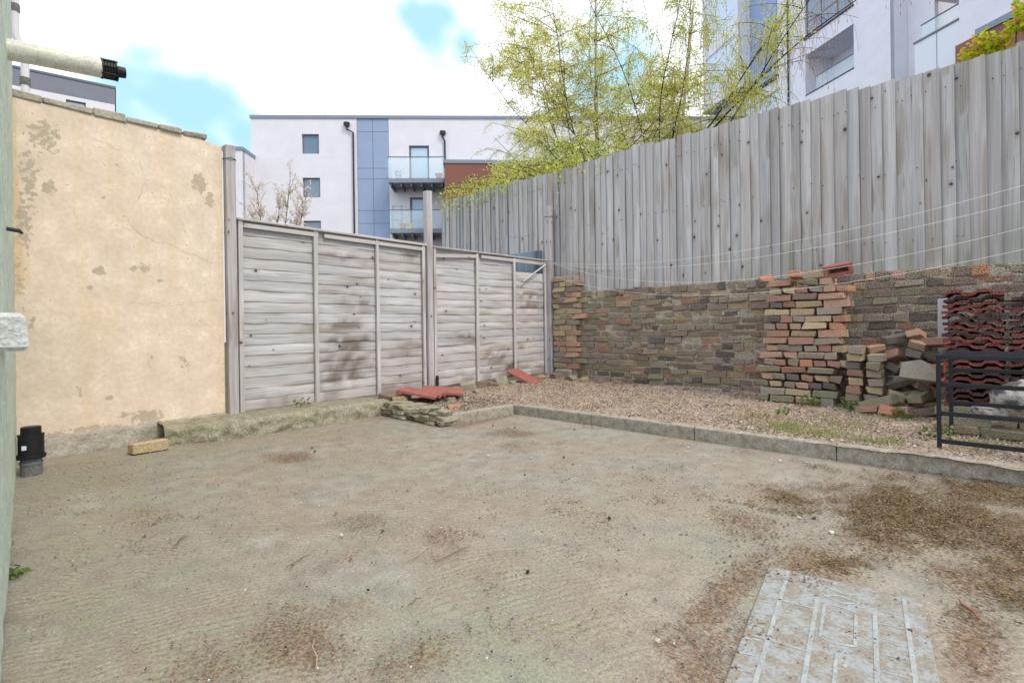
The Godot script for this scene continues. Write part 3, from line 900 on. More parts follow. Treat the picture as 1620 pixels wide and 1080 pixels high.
func lap_fence() -> void:
	rng.seed = 61
	var p1 := post(Vector3(1.548, 0.1, Z0 + 0.02), 2.31, "tall weathered grey post at the end of the buff wall", 0.002)
	twine(p1, 2.19, 0.038, srgb(60, 110, 90))
	post(Vector3(3.628, 0.12, Z0 + 0.02), 2.27, "tall weathered grey post between the two slat panels", 0.0)
	var mp := MB.new()
	mp.box(Vector3(3.672, 0.13, -4.735), Vector3(3.70, 0.29, -4.71), 0.003)
	var fs := part(mp, M.iron, "post_spike")
	tag(fs, "dark metal shoe at the foot of the middle fence post", "post shoe")
	var p3 := post(Vector3(5.735, 0.16, Z0 + 0.06), 2.36, "tall pale grey post between slat panel and brick pier", 0.004, 0.042)
	twine(p3, 2.22, 0.042, srgb(70, 120, 100))
	twine(p3, 1.60, 0.042, srgb(190, 190, 190))
	lap_panel(1.60, 3.575, [1.622, 2.292, 2.962, 3.555], 1.775, 1.745, 0.155, 0.165, "grey slat panel with dark burnt stains, beside the buff wall", [[2.62, 0.86, 0.16, 0.035, 1.3], [2.65, 0.72, 0.2, 0.05, 1.3], [2.62, 0.62, 0.1, 0.03, 0.9], [2.68, 0.36, 0.09, 0.06, 1.1], [2.50, 0.34, 0.16, 0.08, 0.7], [2.6, 0.5, 0.3, 0.12, 0.5], [3.4, 1.66, 0.1, 0.04, 0.9], [2.75, 1.1, 0.25, 0.1, 0.4], [2.6, 1.55, 0.3, 0.05, 0.35], [3.3, 0.6, 0.25, 0.1, 0.35]], false)
	lap_panel(3.69, 5.70, [3.71, 4.37, 5.04, 5.675], 1.735, 1.735, 0.165, 0.185, "grey slat panel with broken top corner, beside the brick pier", [[4.2, 0.7, 0.25, 0.06, 0.5], [4.7, 0.45, 0.25, 0.1, 0.5], [4.95, 0.28, 0.2, 0.06, 0.8], [5.4, 1.1, 0.3, 0.05, 0.7], [5.4, 1.25, 0.3, 0.04, 0.6], [5.2, 0.55, 0.2, 0.05, 0.4]], true)
	var b := MB.new()   # loose stick hanging across the broken corner
	b.tube([Vector3(5.19, 1.435, -4.752), Vector3(5.42, 1.57, -4.745), Vector3(5.665, 1.70, -4.75)], [0.011, 0.013, 0.012], 6)
	b.col = Color.WHITE
	tag(part(b, M.slats, "loose_stick"), "loose thin wooden stick hanging across the broken panel corner", "stick")
	b = MB.new()
	b.box(Vector3(4.95, 1.35, -4.99), Vector3(5.86, 1.80, -4.972), 0.002, [Vector3.ZERO, Vector3.ZERO, Vector3(0.1, 0.0, 0), Vector3(0, 0.15, 0), Vector3.ZERO, Vector3.ZERO, Vector3(0.1, 0.0, 0), Vector3(0, 0.15, 0)])
	tag(part(b, M.blue, "blue_board"), "faded blue board behind the broken panel corner", "board")

var brick_meshes := []
func brick_set() -> void:
	rng.seed = 100
	for k in 10:
		var b := MB.new()
		var j := []
		for e in 8: j.append(rv(0.006 if k < 6 else 0.012))
		b.box(Vector3(-0.1075, -0.0325, -0.05125), Vector3(0.1075, 0.0325, 0.05125), 0.003 if k < 5 else 0.006, j)
		brick_meshes.append(b.mesh())

func tone_of(w: Array) -> int:   # weighted pick among the brick tones
	var s := 0.0
	for q in w: s += q
	var r := rr(0, s)
	for k in w.size():
		r -= w[k]
		if r <= 0.0: return k
	return 0

const WX := 5.78
func brick_wall() -> void:
	brick_set()
	rng.seed = 200
	var t := thing("brick_wall", "old dark weathered brick wall under the tall board fence", "wall", Vector3(WX, 0, 0))
	var fn := FastNoiseLite.new()
	fn.seed = 20; fn.frequency = 2.4; fn.fractal_octaves = 4
	var b := MB.new()
	b.grid(260, 60, func(i: int, j: int):
		var z := lerpf(2.6, -4.72, i / 260.0)
		var y := lerpf(0.0, 1.30, j / 60.0)
		var q := fn.get_noise_2d(z * 6.0, y * 6.0)
		var k := ss(0.0, 0.5, fn.get_noise_2d(z * 1.2 + 9.0, y * 1.5))
		return [Vector3(0.016 + 0.013 * q - 0.009 * k, y, z), Color(1, 1, 1).lerp(Color(0.80, 0.78, 0.68), ss(0.1, 0.5, fn.get_noise_2d(z * 0.9, y * 2.0 + 30.0))), Vector2(z, y)], true)
	b.quad(Vector3(0.2, 0, -4.72), Vector3(0.2, 0, 2.6), Vector3(0.2, 1.3, 2.6), Vector3(0.2, 1.3, -4.72))
	b.quad(Vector3(0.016, 1.3, 2.6), Vector3(0.2, 1.3, 2.6), Vector3(0.2, 1.3, -4.72), Vector3(0.016, 1.3, -4.72))
	b.quad(Vector3(0.016, 0, 2.6), Vector3(0.2, 0, 2.6), Vector3(0.2, 1.3, 2.6), Vector3(0.016, 1.3, 2.6))
	part(b, M.mortar, "mortar", t)
	var list := []
	for i in 17:
		var y := 0.045 + i * 0.0752
		var z := -4.62 + rr(-0.1, 0.0)
		var soldier := i == 16
		var heads := i % 5 == 2 or i == 9
		while z < 2.45:
			var head: bool = soldier or (rng.randf() < (0.85 if heads else 0.18))
			var L := (0.105 if head else 0.215) * rr(0.93, 1.03)
			if soldier: L = rr(0.068, 0.11)
			var zc := z + L / 2
			var w: Array = [5.0, 2.2, 1.6, 0.6, 0.9, 0.12, 0.5, 1.6, 1.2]
			if i < 4: w = [3, 2, 2, 0.3, 0.5, 0.05, 0.3, 3.0, 0.6]
			if zc > -1.0: w = [4, 2.4, 3.6, 0.1, 0.6, 0.1, 0.1, 2.5, 0.3]
			if i > 13: w = [4, 2, 1, 0.8, 0.8, 0.25, 0.5, 3.0, 1.0]
			var gone := rng.randf() < 0.035
			var hidden := zc > -1.72 and zc < -1.05 and i < 15
			var inview := zc < 0.22 and zc > -4.27
			list.append([y, zc, L, head, tone_of(w), Vector2(WX, zc).length() + (50.0 if hidden or not inview else 0.0) + (9.0 if gone else 0.0), gone, soldier, y + (0.0 if not soldier else 0.004)])
			z += L + rr(0.009, 0.014)
	list.sort_custom(func(p, q): return p[5] < q[5])
	var far := MB.new()
	for k in list.size():
		var e: Array = list[k]
		var proud := rr(-0.013, 0.010) + (0.02 if e[6] else 0.0)
		var bas := Basis(Vector3.UP, (0.0 if e[3] else PI / 2) + rr(-0.02, 0.02)) * Basis(Vector3.BACK, rr(-0.015, 0.015)) * Basis(Vector3.RIGHT, rr(-0.015, 0.015))
		var sc := Vector3((e[2] / 0.215) if not e[3] else 0.85, rr(0.84, 1.03), (e[2] / 0.1025) if e[3] else 1.0)
		if e[7]: sc.y = rr(1.1, 1.5)
		var depth: float = 0.0914 if e[3] else 0.05125
		var pos := Vector3(depth + proud, e[8], e[1])
		var tr := Transform3D(bas * Basis.from_scale(sc), pos)
		if k < 300:
			var o := put(brick_meshes[rng.randi() % 10], M.brick_tones[e[4]][1], "brick", t)
			o.transform = tr
		else:
			far.xf = tr
			var cc: Color = M.brick_tones[e[4]][1].albedo_color
			far.col = cc.srgb_to_linear()
			far.box(Vector3(-0.1075, -0.0325, -0.05125), Vector3(0.1075, 0.0325, 0.05125), 0.007, [rv(0.005), rv(0.005), rv(0.005), rv(0.005), rv(0.005), rv(0.005), rv(0.005), rv(0.005)])
	M.brick_mix = tri_mat(Color.WHITE, M.brick_face, Vector3.ONE * 2.3, M.grime_h, 1.2, 0.95, true)
	var fo := part(far, M.brick_mix, "other_bricks", t)
	fo.set_meta("kind", "stuff")
	# pier of paler bricks at the end of the wall
	var pr := thing("brick_pier", "short pier of yellow stock bricks beside the fence post", "pier", Vector3(WX - 0.06, 0, -4.47))
	b = MB.new()
	b.box(Vector3(0.02, 0.0, -0.17), Vector3(0.25, 1.52, 0.17), 0.004)
	part(b, M.mortar, "mortar_core", pr)
	b = MB.new()
	b.box(Vector3(-0.02, 0.02, -0.2), Vector3(0.24, 0.235, 0.12), 0.02, [rv(0.02), rv(0.02), rv(0.02), rv(0.02), rv(0.02), rv(0.02), rv(0.02), rv(0.02)])
	part(b, M.plinth_m, "footing_block", pr)
	for i in 17:
		var y := 0.275 + i * 0.0752
		var z := -0.21 + rr(-0.01, 0.02)
		var stretch := i % 2 == 0
		while z < 0.17 - (0.06 if i > 4 and i < 8 else 0.0):
			var L := 0.215 if stretch else 0.105
			if i == 16 and z > 0.0: break
			var o := put(brick_meshes[rng.randi() % 10], M.dry_tones[tone_of([1.5, 0.5, 0.5, 5, 0.9, 0.3, 2.5, 0.6, 4])], "brick", pr)
			o.transform = Transform3D(Basis(Vector3.UP, (PI / 2 if stretch else 0.0) + rr(-0.04, 0.04)) * Basis(Vector3.RIGHT, rr(-0.02, 0.02)), Vector3((0.051 if stretch else 0.107) + rr(-0.012, 0.006), y, z + L / 2))
			z += L + 0.01
			stretch = not stretch if i % 2 == 1 and rng.randf() < 0.4 else stretch

func tall_fence() -> void:
	rng.seed = 300
	var t := thing("board_fence", "tall grey vertical board fence standing on the brick wall", "fence", Vector3(5.86, 0, 0))
	var z := -7.32
	var n := 0
	while z < 2.3:
		var w := rr(0.082, 0.118)
		var top := 3.055 + 0.012 * sin(z * 1.7) + rr(-0.014, 0.014) + 0.012 * signf(sin(z * 2.9))
		var bot := 1.285 + rr(-0.012, 0.012)
		if z < -4.75: bot = 0.15
		var b := MB.new()
		b.uo = Vector2(rr(0, 8), rr(0, 8))
		var th := rr(0.0, 0.009)
		var tone := rr(0.72, 1.02)
		var warm := rr(-0.01, 0.045)
		# feather-edged board in a few lengths so that it can bow and be stained by algae near the foot
		var stretch := rr(0.7, 1.4)
		var seg := 8
		var bow := rr(-0.012, 0.010)
		var lean := rr(-0.006, 0.006)
		var algae := rr(0.0, 1.0) * (1.0 if z > -2.2 else 0.4)
		var P := func(i: int, j: int):
			var k := float(j) / seg
			var y := lerpf(bot, top, k)
			var e := Vector2([0.0, 1.0, 1.0, 0.0, 0.0][i], [0.003, 0.024, -0.006, -0.006, 0.003][i])
			var p := Vector3(-e.y - th - bow * sin(PI * k), y, z + e.x * (w + 0.012) + lean * k)
			if j == seg and (i == 1 or i == 2): p.y += 0.004
			var col := Color(tone + warm, tone, tone - warm * 0.7)
			col = col.lerp(Color(0.42, 0.44, 0.24), algae * 0.75 * ss(0.30, 0.0, k + 0.10 * sin(z * 37.0)) * [0.4, 1.0, 1.0, 0.4, 0.4][i])
			return [p, col, Vector2(e.x * w, y * stretch) + b.uo]
		b.grid(4, seg, P, false)
		b.col = Color(tone, tone, tone)
		b.quad(Vector3(-0.003 - th, top, z), Vector3(0.006 - th, top, z), Vector3(0.006 - th, top + 0.004, z + w + 0.012), Vector3(-0.024 - th, top + 0.004, z + w + 0.012))
		part(b, M.boards, "board", t)
		z += w
		n += 1
	var nails := MB.new()
	nails.col = srgb(70, 66, 66)
	z = -7.25
	while z < 2.2:
		for y in [1.56, 2.2, 2.84]:
			for k in 2:
				if rng.randf() < 0.55: continue
				var p := Vector3(-0.03, y + rr(-0.02, 0.02), z + 0.03 + 0.035 * k)
				nails.box(p - Vector3(0.006, 0.0035, 0.0035), p + Vector3(0.004, 0.0035, 0.0035))
		z += 0.1
	part(nails, M.plain, "nail_heads", t).set_meta("kind", "stuff")
	for y in [1.55, 2.2, 2.85]:
		bx(Vector3(0.014, y - 0.035, -7.3), Vector3(0.075, y + 0.035, 2.3), M.posts, "rail", t, 0.004)
	z = -7.25
	while z < 2.3:
		bx(Vector3(0.08, -0.1, z - 0.05), Vector3(0.18, 2.98, z + 0.05), M.posts, "post", t, 0.004)
		z += 2.4

func kerbs() -> void:
	rng.seed = 400
	var t := thing("kerb", "low concrete edging kerb round the raised soil bed", "kerb", Vector3.ZERO)
	var run := [[Vector3(2.885, 0, -3.53), Vector3(3.60, 0, -3.475), 1], [Vector3(3.655, 0, -3.475), Vector3(3.84, 0, 2.8), 7]]
	for r in run:
		var d: Vector3 = r[1] - r[0]
		for k in r[2]:
			var a: Vector3 = r[0] + d * (float(k) / r[2])
			var L: float = d.length() / r[2]
			var b := MB.new()
			# local x along the run, z across; rounded top edge, worn
			var fn := FastNoiseLite.new()
			fn.seed = 40 + k; fn.frequency = 3.0
			var prof := [Vector2(0.035, -0.02), Vector2(0.036, 0.078), Vector2(0.030, 0.090), Vector2(0.0, 0.0955), Vector2(-0.030, 0.090), Vector2(-0.036, 0.07), Vector2(-0.036, -0.02)]
			b.grid(30, 6, func(i: int, j: int):
				var x: float = lerpf(0.003, L - 0.003, i / 30.0)
				var p: Vector2 = prof[j]
				var q := 0.006 * fn.get_noise_2d(x * 4.0, j * 0.7)
				return [Vector3(x, p.y + q, p.x + q), Color.WHITE, Vector2(x, p.y)], false)
			for e in [0, 1]:
				var xx: float = 0.003 if e == 0 else L - 0.003
				for m in 5:
					var A := Vector3(xx, -0.02, 0)
					var B := Vector3(xx, prof[m].y, prof[m].x)
					var C := Vector3(xx, prof[m + 1].y, prof[m + 1].x)
					if e == 0: b.tri(A, C, B)
					else: b.tri(A, B, C)
			var o := part(b, M.kerb_m, "kerb_stone", t)
			o.position = a + Vector3(0, rr(-0.002, 0.003), 0); o.rotation.y = atan2(-d.z, d.x) + rr(-0.002, 0.002)
			if r[2] == 7: o.rotation.y += 0.0
	# rough concrete footing in front of the slat panels
	var f := thing("concrete_footing", "rough mossy concrete footing below the stained slat panel", "footing", Vector3(1.0, 0, -4.42))
	var fn2 := FastNoiseLite.new()
	fn2.seed = 44; fn2.frequency = 1.6; fn2.fractal_octaves = 5
	var fb := MB.new()
	fb.grid(110, 22, func(i: int, j: int):
		var x := 1.86 * i / 110.0
		var k := j / 22.0
		var hgt := 0.125 + 0.015 * fn2.get_noise_2d(x * 2.0, 1.0) + 0.03 * ss(0.4, 0.0, x) * fn2.get_noise_2d(x * 9.0, 5.0)
		var p: Vector3
		var setb := -0.14 * ss(0.35, 0.0, x)
		if k < 0.4: p = Vector3(x, lerpf(-0.02, hgt - 0.012, k / 0.4), 0.02 - 0.05 * k + setb)
		else: p = Vector3(x, hgt + 0.012 * ss(0.4, 0.5, k), lerpf(-0.005, -0.45, (k - 0.4) / 0.6) + setb * ss(1.0, 0.4, k))
		p += Vector3(0, 0.012, 0.03) * fn2.get_noise_3d(p.x * 4.0, p.y * 6.0, p.z * 4.0)
		return [p, Color(0.86, 0.86, 0.78), Vector2.ZERO], true)
	fb.quad(Vector3(1.86, -0.02, 0), Vector3(1.86, -0.02, -0.45), Vector3(1.86, 0.13, -0.45), Vector3(1.86, 0.12, -0.01))
	part(fb, M.mossy_m, "footing_face", f)
	# mossy stones edging the bed where the kerb stops
	var s := thing("stone_edging", "mossy broken stone edging between footing and concrete kerb", "edging", Vector3(2.86, 0, -3.95))
	var spots := [[-0.02, -0.40, 0.13, 0.10], [0.0, -0.30, 0.12, 0.11], [-0.03, -0.18, 0.14, 0.1], [0.0, -0.06, 0.13, 0.11], [-0.01, 0.06, 0.12, 0.095], [0.0, 0.17, 0.13, 0.10], [-0.01, 0.28, 0.12, 0.09], [0.01, 0.38, 0.13, 0.10], [0.1, -0.35, 0.12, 0.12], [0.11, -0.2, 0.12, 0.10], [0.12, 0.0, 0.12, 0.09], [0.10, 0.2, 0.13, 0.085]]
	for q in spots:
		var y := 0.0
		while y < q[3] - 0.012:
			var th := rr(0.022, 0.045)
			var o := put(stone_mesh(rng.randi()), M.mossy_m if rng.randf() < 0.7 else M.plinth_m, "stone", s)
			o.position = Vector3(q[0] + rr(-0.012, 0.012), y + th / 2, q[1] + rr(-0.015, 0.015)); o.scale = Vector3(0.15 * rr(0.85, 1.1), th * 1.1, q[2] * rr(0.95, 1.3)); o.rotation = Vector3(rr(-0.05, 0.05), rr(-0.2, 0.2), rr(-0.05, 0.05))
			y += th

func stone_mesh(sd: int) -> ArrayMesh:   # rough block about 1 unit across
	var g := RandomNumberGenerator.new()
	g.seed = sd
	var b := MB.new()
	b.col = Color(0.9, 0.88, 0.8)
	var j := []
	for e in 8: j.append(Vector3(g.randf_range(-0.14, 0.14), g.randf_range(-0.1, 0.1), g.randf_range(-0.14, 0.14)))
	b.box(Vector3(-0.5, -0.5, -0.5), Vector3(0.5, 0.5, 0.5), 0.11, j)
	return b.mesh()

# ---------------------------------------------------------------- buildings beyond the fences
# a wall from x0..x1, y0..y1 with rectangular openings [x0, x1, y0, y1]; front at z, going back by depth
func holed(b: MB, x0: float, x1: float, y0: float, y1: float, z: float, depth: float, holes: Array) -> void:
	var xs := [x0, x1]
	var ys := [y0, y1]
	for q in holes:
		for e in [q[0], q[1]]:
			if e > x0 and e < x1 and not xs.has(e): xs.append(e)
		for e in [q[2], q[3]]:
			if e > y0 and e < y1 and not ys.has(e): ys.append(e)
	xs.sort(); ys.sort()
	var inside := func(cx: float, cy: float) -> bool:
		if cx < x0 or cx > x1 or cy < y0 or cy > y1: return true
		for q in holes:
			if cx > q[0] and cx < q[1] and cy > q[2] and cy < q[3]: return true
		return false
	for i in xs.size() - 1:
		for j in ys.size() - 1:
			var cx: float = (xs[i] + xs[i + 1]) / 2
			var cy: float = (ys[j] + ys[j + 1]) / 2
			if inside.call(cx, cy): continue
			var A := Vector3(xs[i], ys[j], z)
			var B := Vector3(xs[i + 1], ys[j], z)
			var C := Vector3(xs[i + 1], ys[j + 1], z)
			var D := Vector3(xs[i], ys[j + 1], z)
			var k := Vector3(0, 0, -depth)
			b.quad(A, B, C, D)
			if inside.call(xs[i] - 0.01, cy): b.quad(A + k, A, D, D + k)
			if inside.call(xs[i + 1] + 0.01, cy): b.quad(B, B + k, C + k, C)
			if inside.call(cx, ys[j] - 0.01): b.quad(A + k, B + k, B, A)
			if inside.call(cx, ys[j + 1] + 0.01): b.quad(D, C, C + k, D + k)

func window(t: Node3D, x0: float, x1: float, y0: float, y1: float, z: float, glass: Material, frame: Material, mull: Array = [], trans: Array = [], called := "window", wd := 0.07) -> Node3D:
	var b := MB.new()
	b.box(Vector3(x0, y0, z - 0.05), Vector3(x0 + wd, y1, z)); b.box(Vector3(x1 - wd, y0, z - 0.05), Vector3(x1, y1, z))
	b.box(Vector3(x0 + wd, y0, z - 0.05), Vector3(x1 - wd, y0 + wd, z)); b.box(Vector3(x0 + wd, y1 - wd, z - 0.05), Vector3(x1 - wd, y1, z))
	for m in mull: b.box(Vector3(m - wd / 2, y0 + wd, z - 0.045), Vector3(m + wd / 2, y1 - wd, z - 0.004))
	for m in trans: b.box(Vector3(x0 + wd, m - wd / 2, z - 0.042), Vector3(x1 - wd, m + wd / 2, z - 0.006))
	var o := part(b, frame, called, t)
	bx(Vector3(x0 + 0.02, y0 + 0.02, z - 0.04), Vector3(x1 - 0.02, y1 - 0.02, z - 0.025), glass, "pane", o)
	return o

func facade_base(called: String, label: String, p0: Vector3, e: Vector3) -> Node3D:
	return thing(called, label, "building", p0, atan2(-e.z, e.x))

func drain(t: Node3D, x: float, xt: float, ytop: float, y0: float) -> void:
	var b := MB.new()
	b.tube([Vector3(xt, ytop - 0.25, 0.1), Vector3(xt, ytop - 0.16, 0.1), Vector3(xt, ytop, 0.1)], [0.1, 0.2, 0.2], 10)
	var o := part(b, M.dark_pipe, "drainpipe", t)
	b = MB.new()
	b.tube([Vector3(xt, ytop - 0.2, 0.1), Vector3(xt, ytop - 0.42, 0.1), Vector3(x, ytop - 0.62, 0.1), Vector3(x, y0, 0.1)], [0.055, 0.055, 0.055, 0.055], 8)
	part(b, M.dark_pipe, "pipe", o)

func balcony(t: Node3D, x0: float, x1: float, yd0: float, yd1: float, yg: float, dep: float) -> void:
	var o := bx(Vector3(x0, yd0 + 0.16, 0.02), Vector3(x1, yd1, dep), M.coping, "balcony", t)
	for k in 6:
		var x := lerpf(x0 + 0.15, x1 - 0.15, k / 5.0)
		bx(Vector3(x - 0.05, yd0 - 0.05, 0.02), Vector3(x + 0.05, yd0 + 0.155, dep - 0.1), M.frame, "bracket", o)
	bx(Vector3(x0, yd1 + 0.05, dep - 0.04), Vector3(x1, yg - 0.02, dep - 0.025), M.clear_glass, "glass_panel", o)
	bx(Vector3(x0, yd1 + 0.05, 0.05), Vector3(x0 + 0.015, yg - 0.02, dep - 0.05), M.clear_glass, "glass_panel", o)
	bx(Vector3(x1 - 0.015, yd1 + 0.05, 0.05), Vector3(x1, yg - 0.02, dep - 0.05), M.clear_glass, "glass_panel", o)
	bx(Vector3(x0 - 0.02, yg - 0.015, dep - 0.06), Vector3(x1 + 0.02, yg + 0.03, dep - 0.005), M.frame, "handrail", o)

func buildings() -> void:
	# white apartment block
	var e := Vector3(0.7222, 0, 0.6917)
	var t := facade_base("apartment_block", "white rendered apartment block with grey panel strip and glass balconies", Vector3(12.54, 0, -35.33), e)
	var wins := [[3.42, 4.50, 12.07, 13.34], [3.43, 4.54, 9.25, 10.52], [3.45, 4.56, 6.45, 7.74]]
	var doors := [[10.28, 11.58, 9.95, 12.61], [10.30, 11.60, 6.75, 9.23]]
	var b := MB.new()
	holed(b, 0.2, 6.93, 0, 14.35, 0, 0.3, wins)
	holed(b, 8.98, 34.0, 0, 14.35, 0, 0.3, doors)
	b.quad(Vector3(0.2, 0, -14), Vector3(0.2, 0, 0), Vector3(0.2, 14.35, 0), Vector3(0.2, 14.35, -14))
	b.quad(Vector3(34, 0, 0), Vector3(34, 0, -14), Vector3(34, 14.35, -14), Vector3(34, 14.35, 0))
	b.quad(Vector3(34, 0, -14), Vector3(0.2, 0, -14), Vector3(0.2, 14.35, -14), Vector3(34, 14.35, -14))
	part(b, M.white_render, "wall", t)
	bx(Vector3(0.15, 14.35, -14.05), Vector3(34.05, 14.55, 0.06), M.coping, "roof_edge", t)
	for w in wins: window(t, w[0], w[1], w[2], w[3], -0.12, M.glass, M.frame)
	for w in doors: window(t, w[0], w[1], w[2], w[3], -0.12, M.pale_glass, M.frame, [], [], "balcony_door", 0.12)
	# grey cladding strip: panels with open joints
	var ysx := [0.0, 3.0, 5.0, 7.55, 8.38, 10.43, 11.13, 13.5, 14.35]
	bx(Vector3(6.93, 0, -0.3), Vector3(8.98, 14.35, -0.06), M.frame, "panel_backing", t)
	for i in ysx.size() - 1:
		for x in [[6.95, 7.94], [7.965, 8.96]]:
			bx(Vector3(x[0], ysx[i] + 0.012, -0.055), Vector3(x[1], ysx[i + 1] - 0.012, -0.02), M.grey_panel, "cladding_panel", t)
	balcony(t, 9.19, 12.66, 9.62, 10.05, 11.38, 1.5)
	balcony(t, 9.26, 12.6, 6.49, 6.9, 8.08, 1.5)
	drain(t, 6.72, 6.32, 14.05, 0.0)
	drain(t, 12.62, 12.5, 13.5, 0.0)
	b = MB.new()
	for x in [9.9, 13.0, 16.0, 19.0, 22.0, 25.0]: b.tube([Vector3(x, 14.5, -1.0), Vector3(x, 14.88, -1.0)], [0.02, 0.02], 5)
	b.tube([Vector3(9.9, 14.88, -1.0), Vector3(25, 14.88, -1.0)], [0.025, 0.025], 5)
	part(b, M.frame, "roof_rail", t)
	for x in [3.0, 4.35]:
		b = MB.new()
		b.tube([Vector3(x, 14.5, -2.0), Vector3(x, 15.5, -2.0)], [0.02, 0.015], 5)
		for k in 4: b.tube([Vector3(x - 0.28, 15.05 + 0.09 * k, -2.0), Vector3(x + 0.28, 15.0 + 0.09 * k, -1.9)], [0.012, 0.012], 4)
		part(b, M.frame, "aerial", t)
	# pots, chair and clothes airer on the balconies stay things of their own
	var at := func(x: float, y: float, z: float) -> Vector3: return t.position + e * x + Vector3.UP * y + Vector3(-e.z, 0, e.x) * z
	var bal := [["flower_pot", "terracotta flower pot on the lower glass balcony", "pot", 10.0, 6.92, 1.1, srgb(210, 130, 95)], ["flower_pot", "small yellow flower pot on the lower glass balcony", "pot", 10.45, 6.92, 1.1, srgb(225, 200, 90)], ["flower_pot", "pinkish flower pot on the upper glass balcony", "pot", 12.3, 10.07, 1.1, srgb(200, 150, 140)]]
	for q in bal:
		b = MB.new()
		b.col = q[6]
		b.tube([Vector3(0, 0, 0), Vector3(0, 0.3, 0), Vector3(0, 0.3, 0), Vector3(0, 0.36, 0)], [0.15, 0.21, 0.24, 0.24], 10)
		var o := part(b, M.plain, q[0])
		o.position = at.call(q[3], q[4], q[5]); tag(o, q[1], q[2])
	var plant := MB.new()
	rng.seed = 480
	for k in 90:
		plant.col = [srgb(200, 205, 210), srgb(225, 140, 160), srgb(120, 160, 110), srgb(120, 140, 190)][rng.randi() % 4]
		leaf(plant, Vector3(rr(-0.22, 0.22), rr(0.0, 0.6), rr(-0.2, 0.2)), 0.09)
	var po := part(plant, M.plain, "balcony_plant")
	po.position = at.call(9.75, 10.07, 1.0); tag(po, "pale flowering plant on the upper glass balcony", "plant")
	b = MB.new()
	b.col = srgb(150, 160, 170)
	for x in [0.0, 0.55]:
		for z in [0.0, 0.4]: b.tube([Vector3(x, 0, z), Vector3(x, 1.55, z)], [0.018, 0.018], 5)
	for k in 4:
		for z in [0.0, 0.4]: b.tube([Vector3(0, 0.2 + k * 0.45, z), Vector3(0.55, 0.2 + k * 0.45, z)], [0.015, 0.015], 5)
		for x in [0.0, 0.55]: b.tube([Vector3(x, 0.2 + k * 0.45, 0), Vector3(x, 0.2 + k * 0.45, 0.4)], [0.015, 0.015], 5)
	var sh := part(b, M.plain, "plant_stand")
	sh.position = at.call(9.35, 6.92, 0.7); sh.rotation.y = t.rotation.y; tag(sh, "open metal shelf stand on the lower glass balcony", "stand")
	# lower wing against its end
	var wg := facade_base("side_wing", "low white wing with grey coping joining the apartment block", Vector3(10.75, 0, -34.75), e)
	b = MB.new()
	holed(b, -3.0, 1.30, 0, 11.75, 0, 0.3, [])
	b.quad(Vector3(1.30, 0, 0), Vector3(1.30, 0, -4), Vector3(1.30, 11.75, -4), Vector3(1.30, 11.75, 0))
	b.quad(Vector3(-3, 0, -4), Vector3(-3, 0, 0), Vector3(-3, 11.75, 0), Vector3(-3, 11.75, -4))
	part(b, M.white_render, "wall", wg)
	bx(Vector3(-3.05, 11.75, -4.0), Vector3(1.35, 11.95, 0.05), M.coping, "roof_edge", wg)
	drain(wg, 0.55, 0.45, 11.3, 0.0)
	# low brick building
	var bb := facade_base("brick_building", "low red brick building with grey coping behind the board fence", Vector3(18.97, 0, -23.57), Vector3(0.74, 0, 0.67))
	b = MB.new()
	holed(b, 0.12, 11.0, 0, 10.2, 0, 0.3, [[2.0, 3.6, 6.2, 8.35]])
	b.quad(Vector3(0.12, 0, -6), Vector3(0.12, 0, 0), Vector3(0.12, 10.2, 0), Vector3(0.12, 10.2, -6))
	b.quad(Vector3(11, 0, 0), Vector3(11, 0, -6), Vector3(11, 10.2, -6), Vector3(11, 10.2, 0))
	M.far_brick = tri_mat(Color(0.70, 0.50, 0.45), M.grime, Vector3(0.9, 4.0, 0.9), null, 0.0, 0.95, false)
	part(b, M.far_brick, "wall", bb)
	var courses := MB.new()   # brick courses too far off to tell the bricks apart
	for k in 66:
		courses.box(Vector3(0.13, 7.3 + k * 0.0444 * 1.0, 0.002), Vector3(10.9, 7.3 + k * 0.0444 + 0.03, 0.010))
	var cp := part(courses, M.far_brick, "brick_courses", bb)
	cp.set_meta("kind", "stuff")
	window(bb, 2.0, 3.6, 6.2, 8.35, -0.1, M.pale_glass, M.white_frame, [2.8])
	bx(Vector3(0.05, 10.2, -6.0), Vector3(11.1, 10.4, 0.06), M.coping, "roof_edge", bb)
	# grey-topped block over the buff wall
	var de := Vector3(0, 0, 0) + RT * sin(deg_to_rad(52.9)) + FW * cos(deg_to_rad(52.9))
	var gb := facade_base("grey_topped_block", "far white block with dark grey clad top floor over the buff wall", Vector3(5.944, 0, -37.159), de)
	b = MB.new()
	holed(b, -22, 0, 0, 13.85, 0, 0.3, [[-2.15, -1.3, 12.4, 13.62]])
	b.quad(Vector3(0, 0, 0), Vector3(0, 0, -8), Vector3(0, 13.85, -8), Vector3(0, 13.85, 0))
	part(b, M.white_render, "wall", gb)
	bx(Vector3(-22, 13.85, -8), Vector3(0.02, 14.75, 0.02), M.dark_clad, "clad_band", gb)
	bx(Vector3(-22, 14.75, -8.05), Vector3(0.06, 14.87, 0.06), M.frame, "roof_edge", gb)
	window(gb, -2.15, -1.3, 12.4, 13.62, -0.12, M.pale_glass, M.frame)
	tall_block()

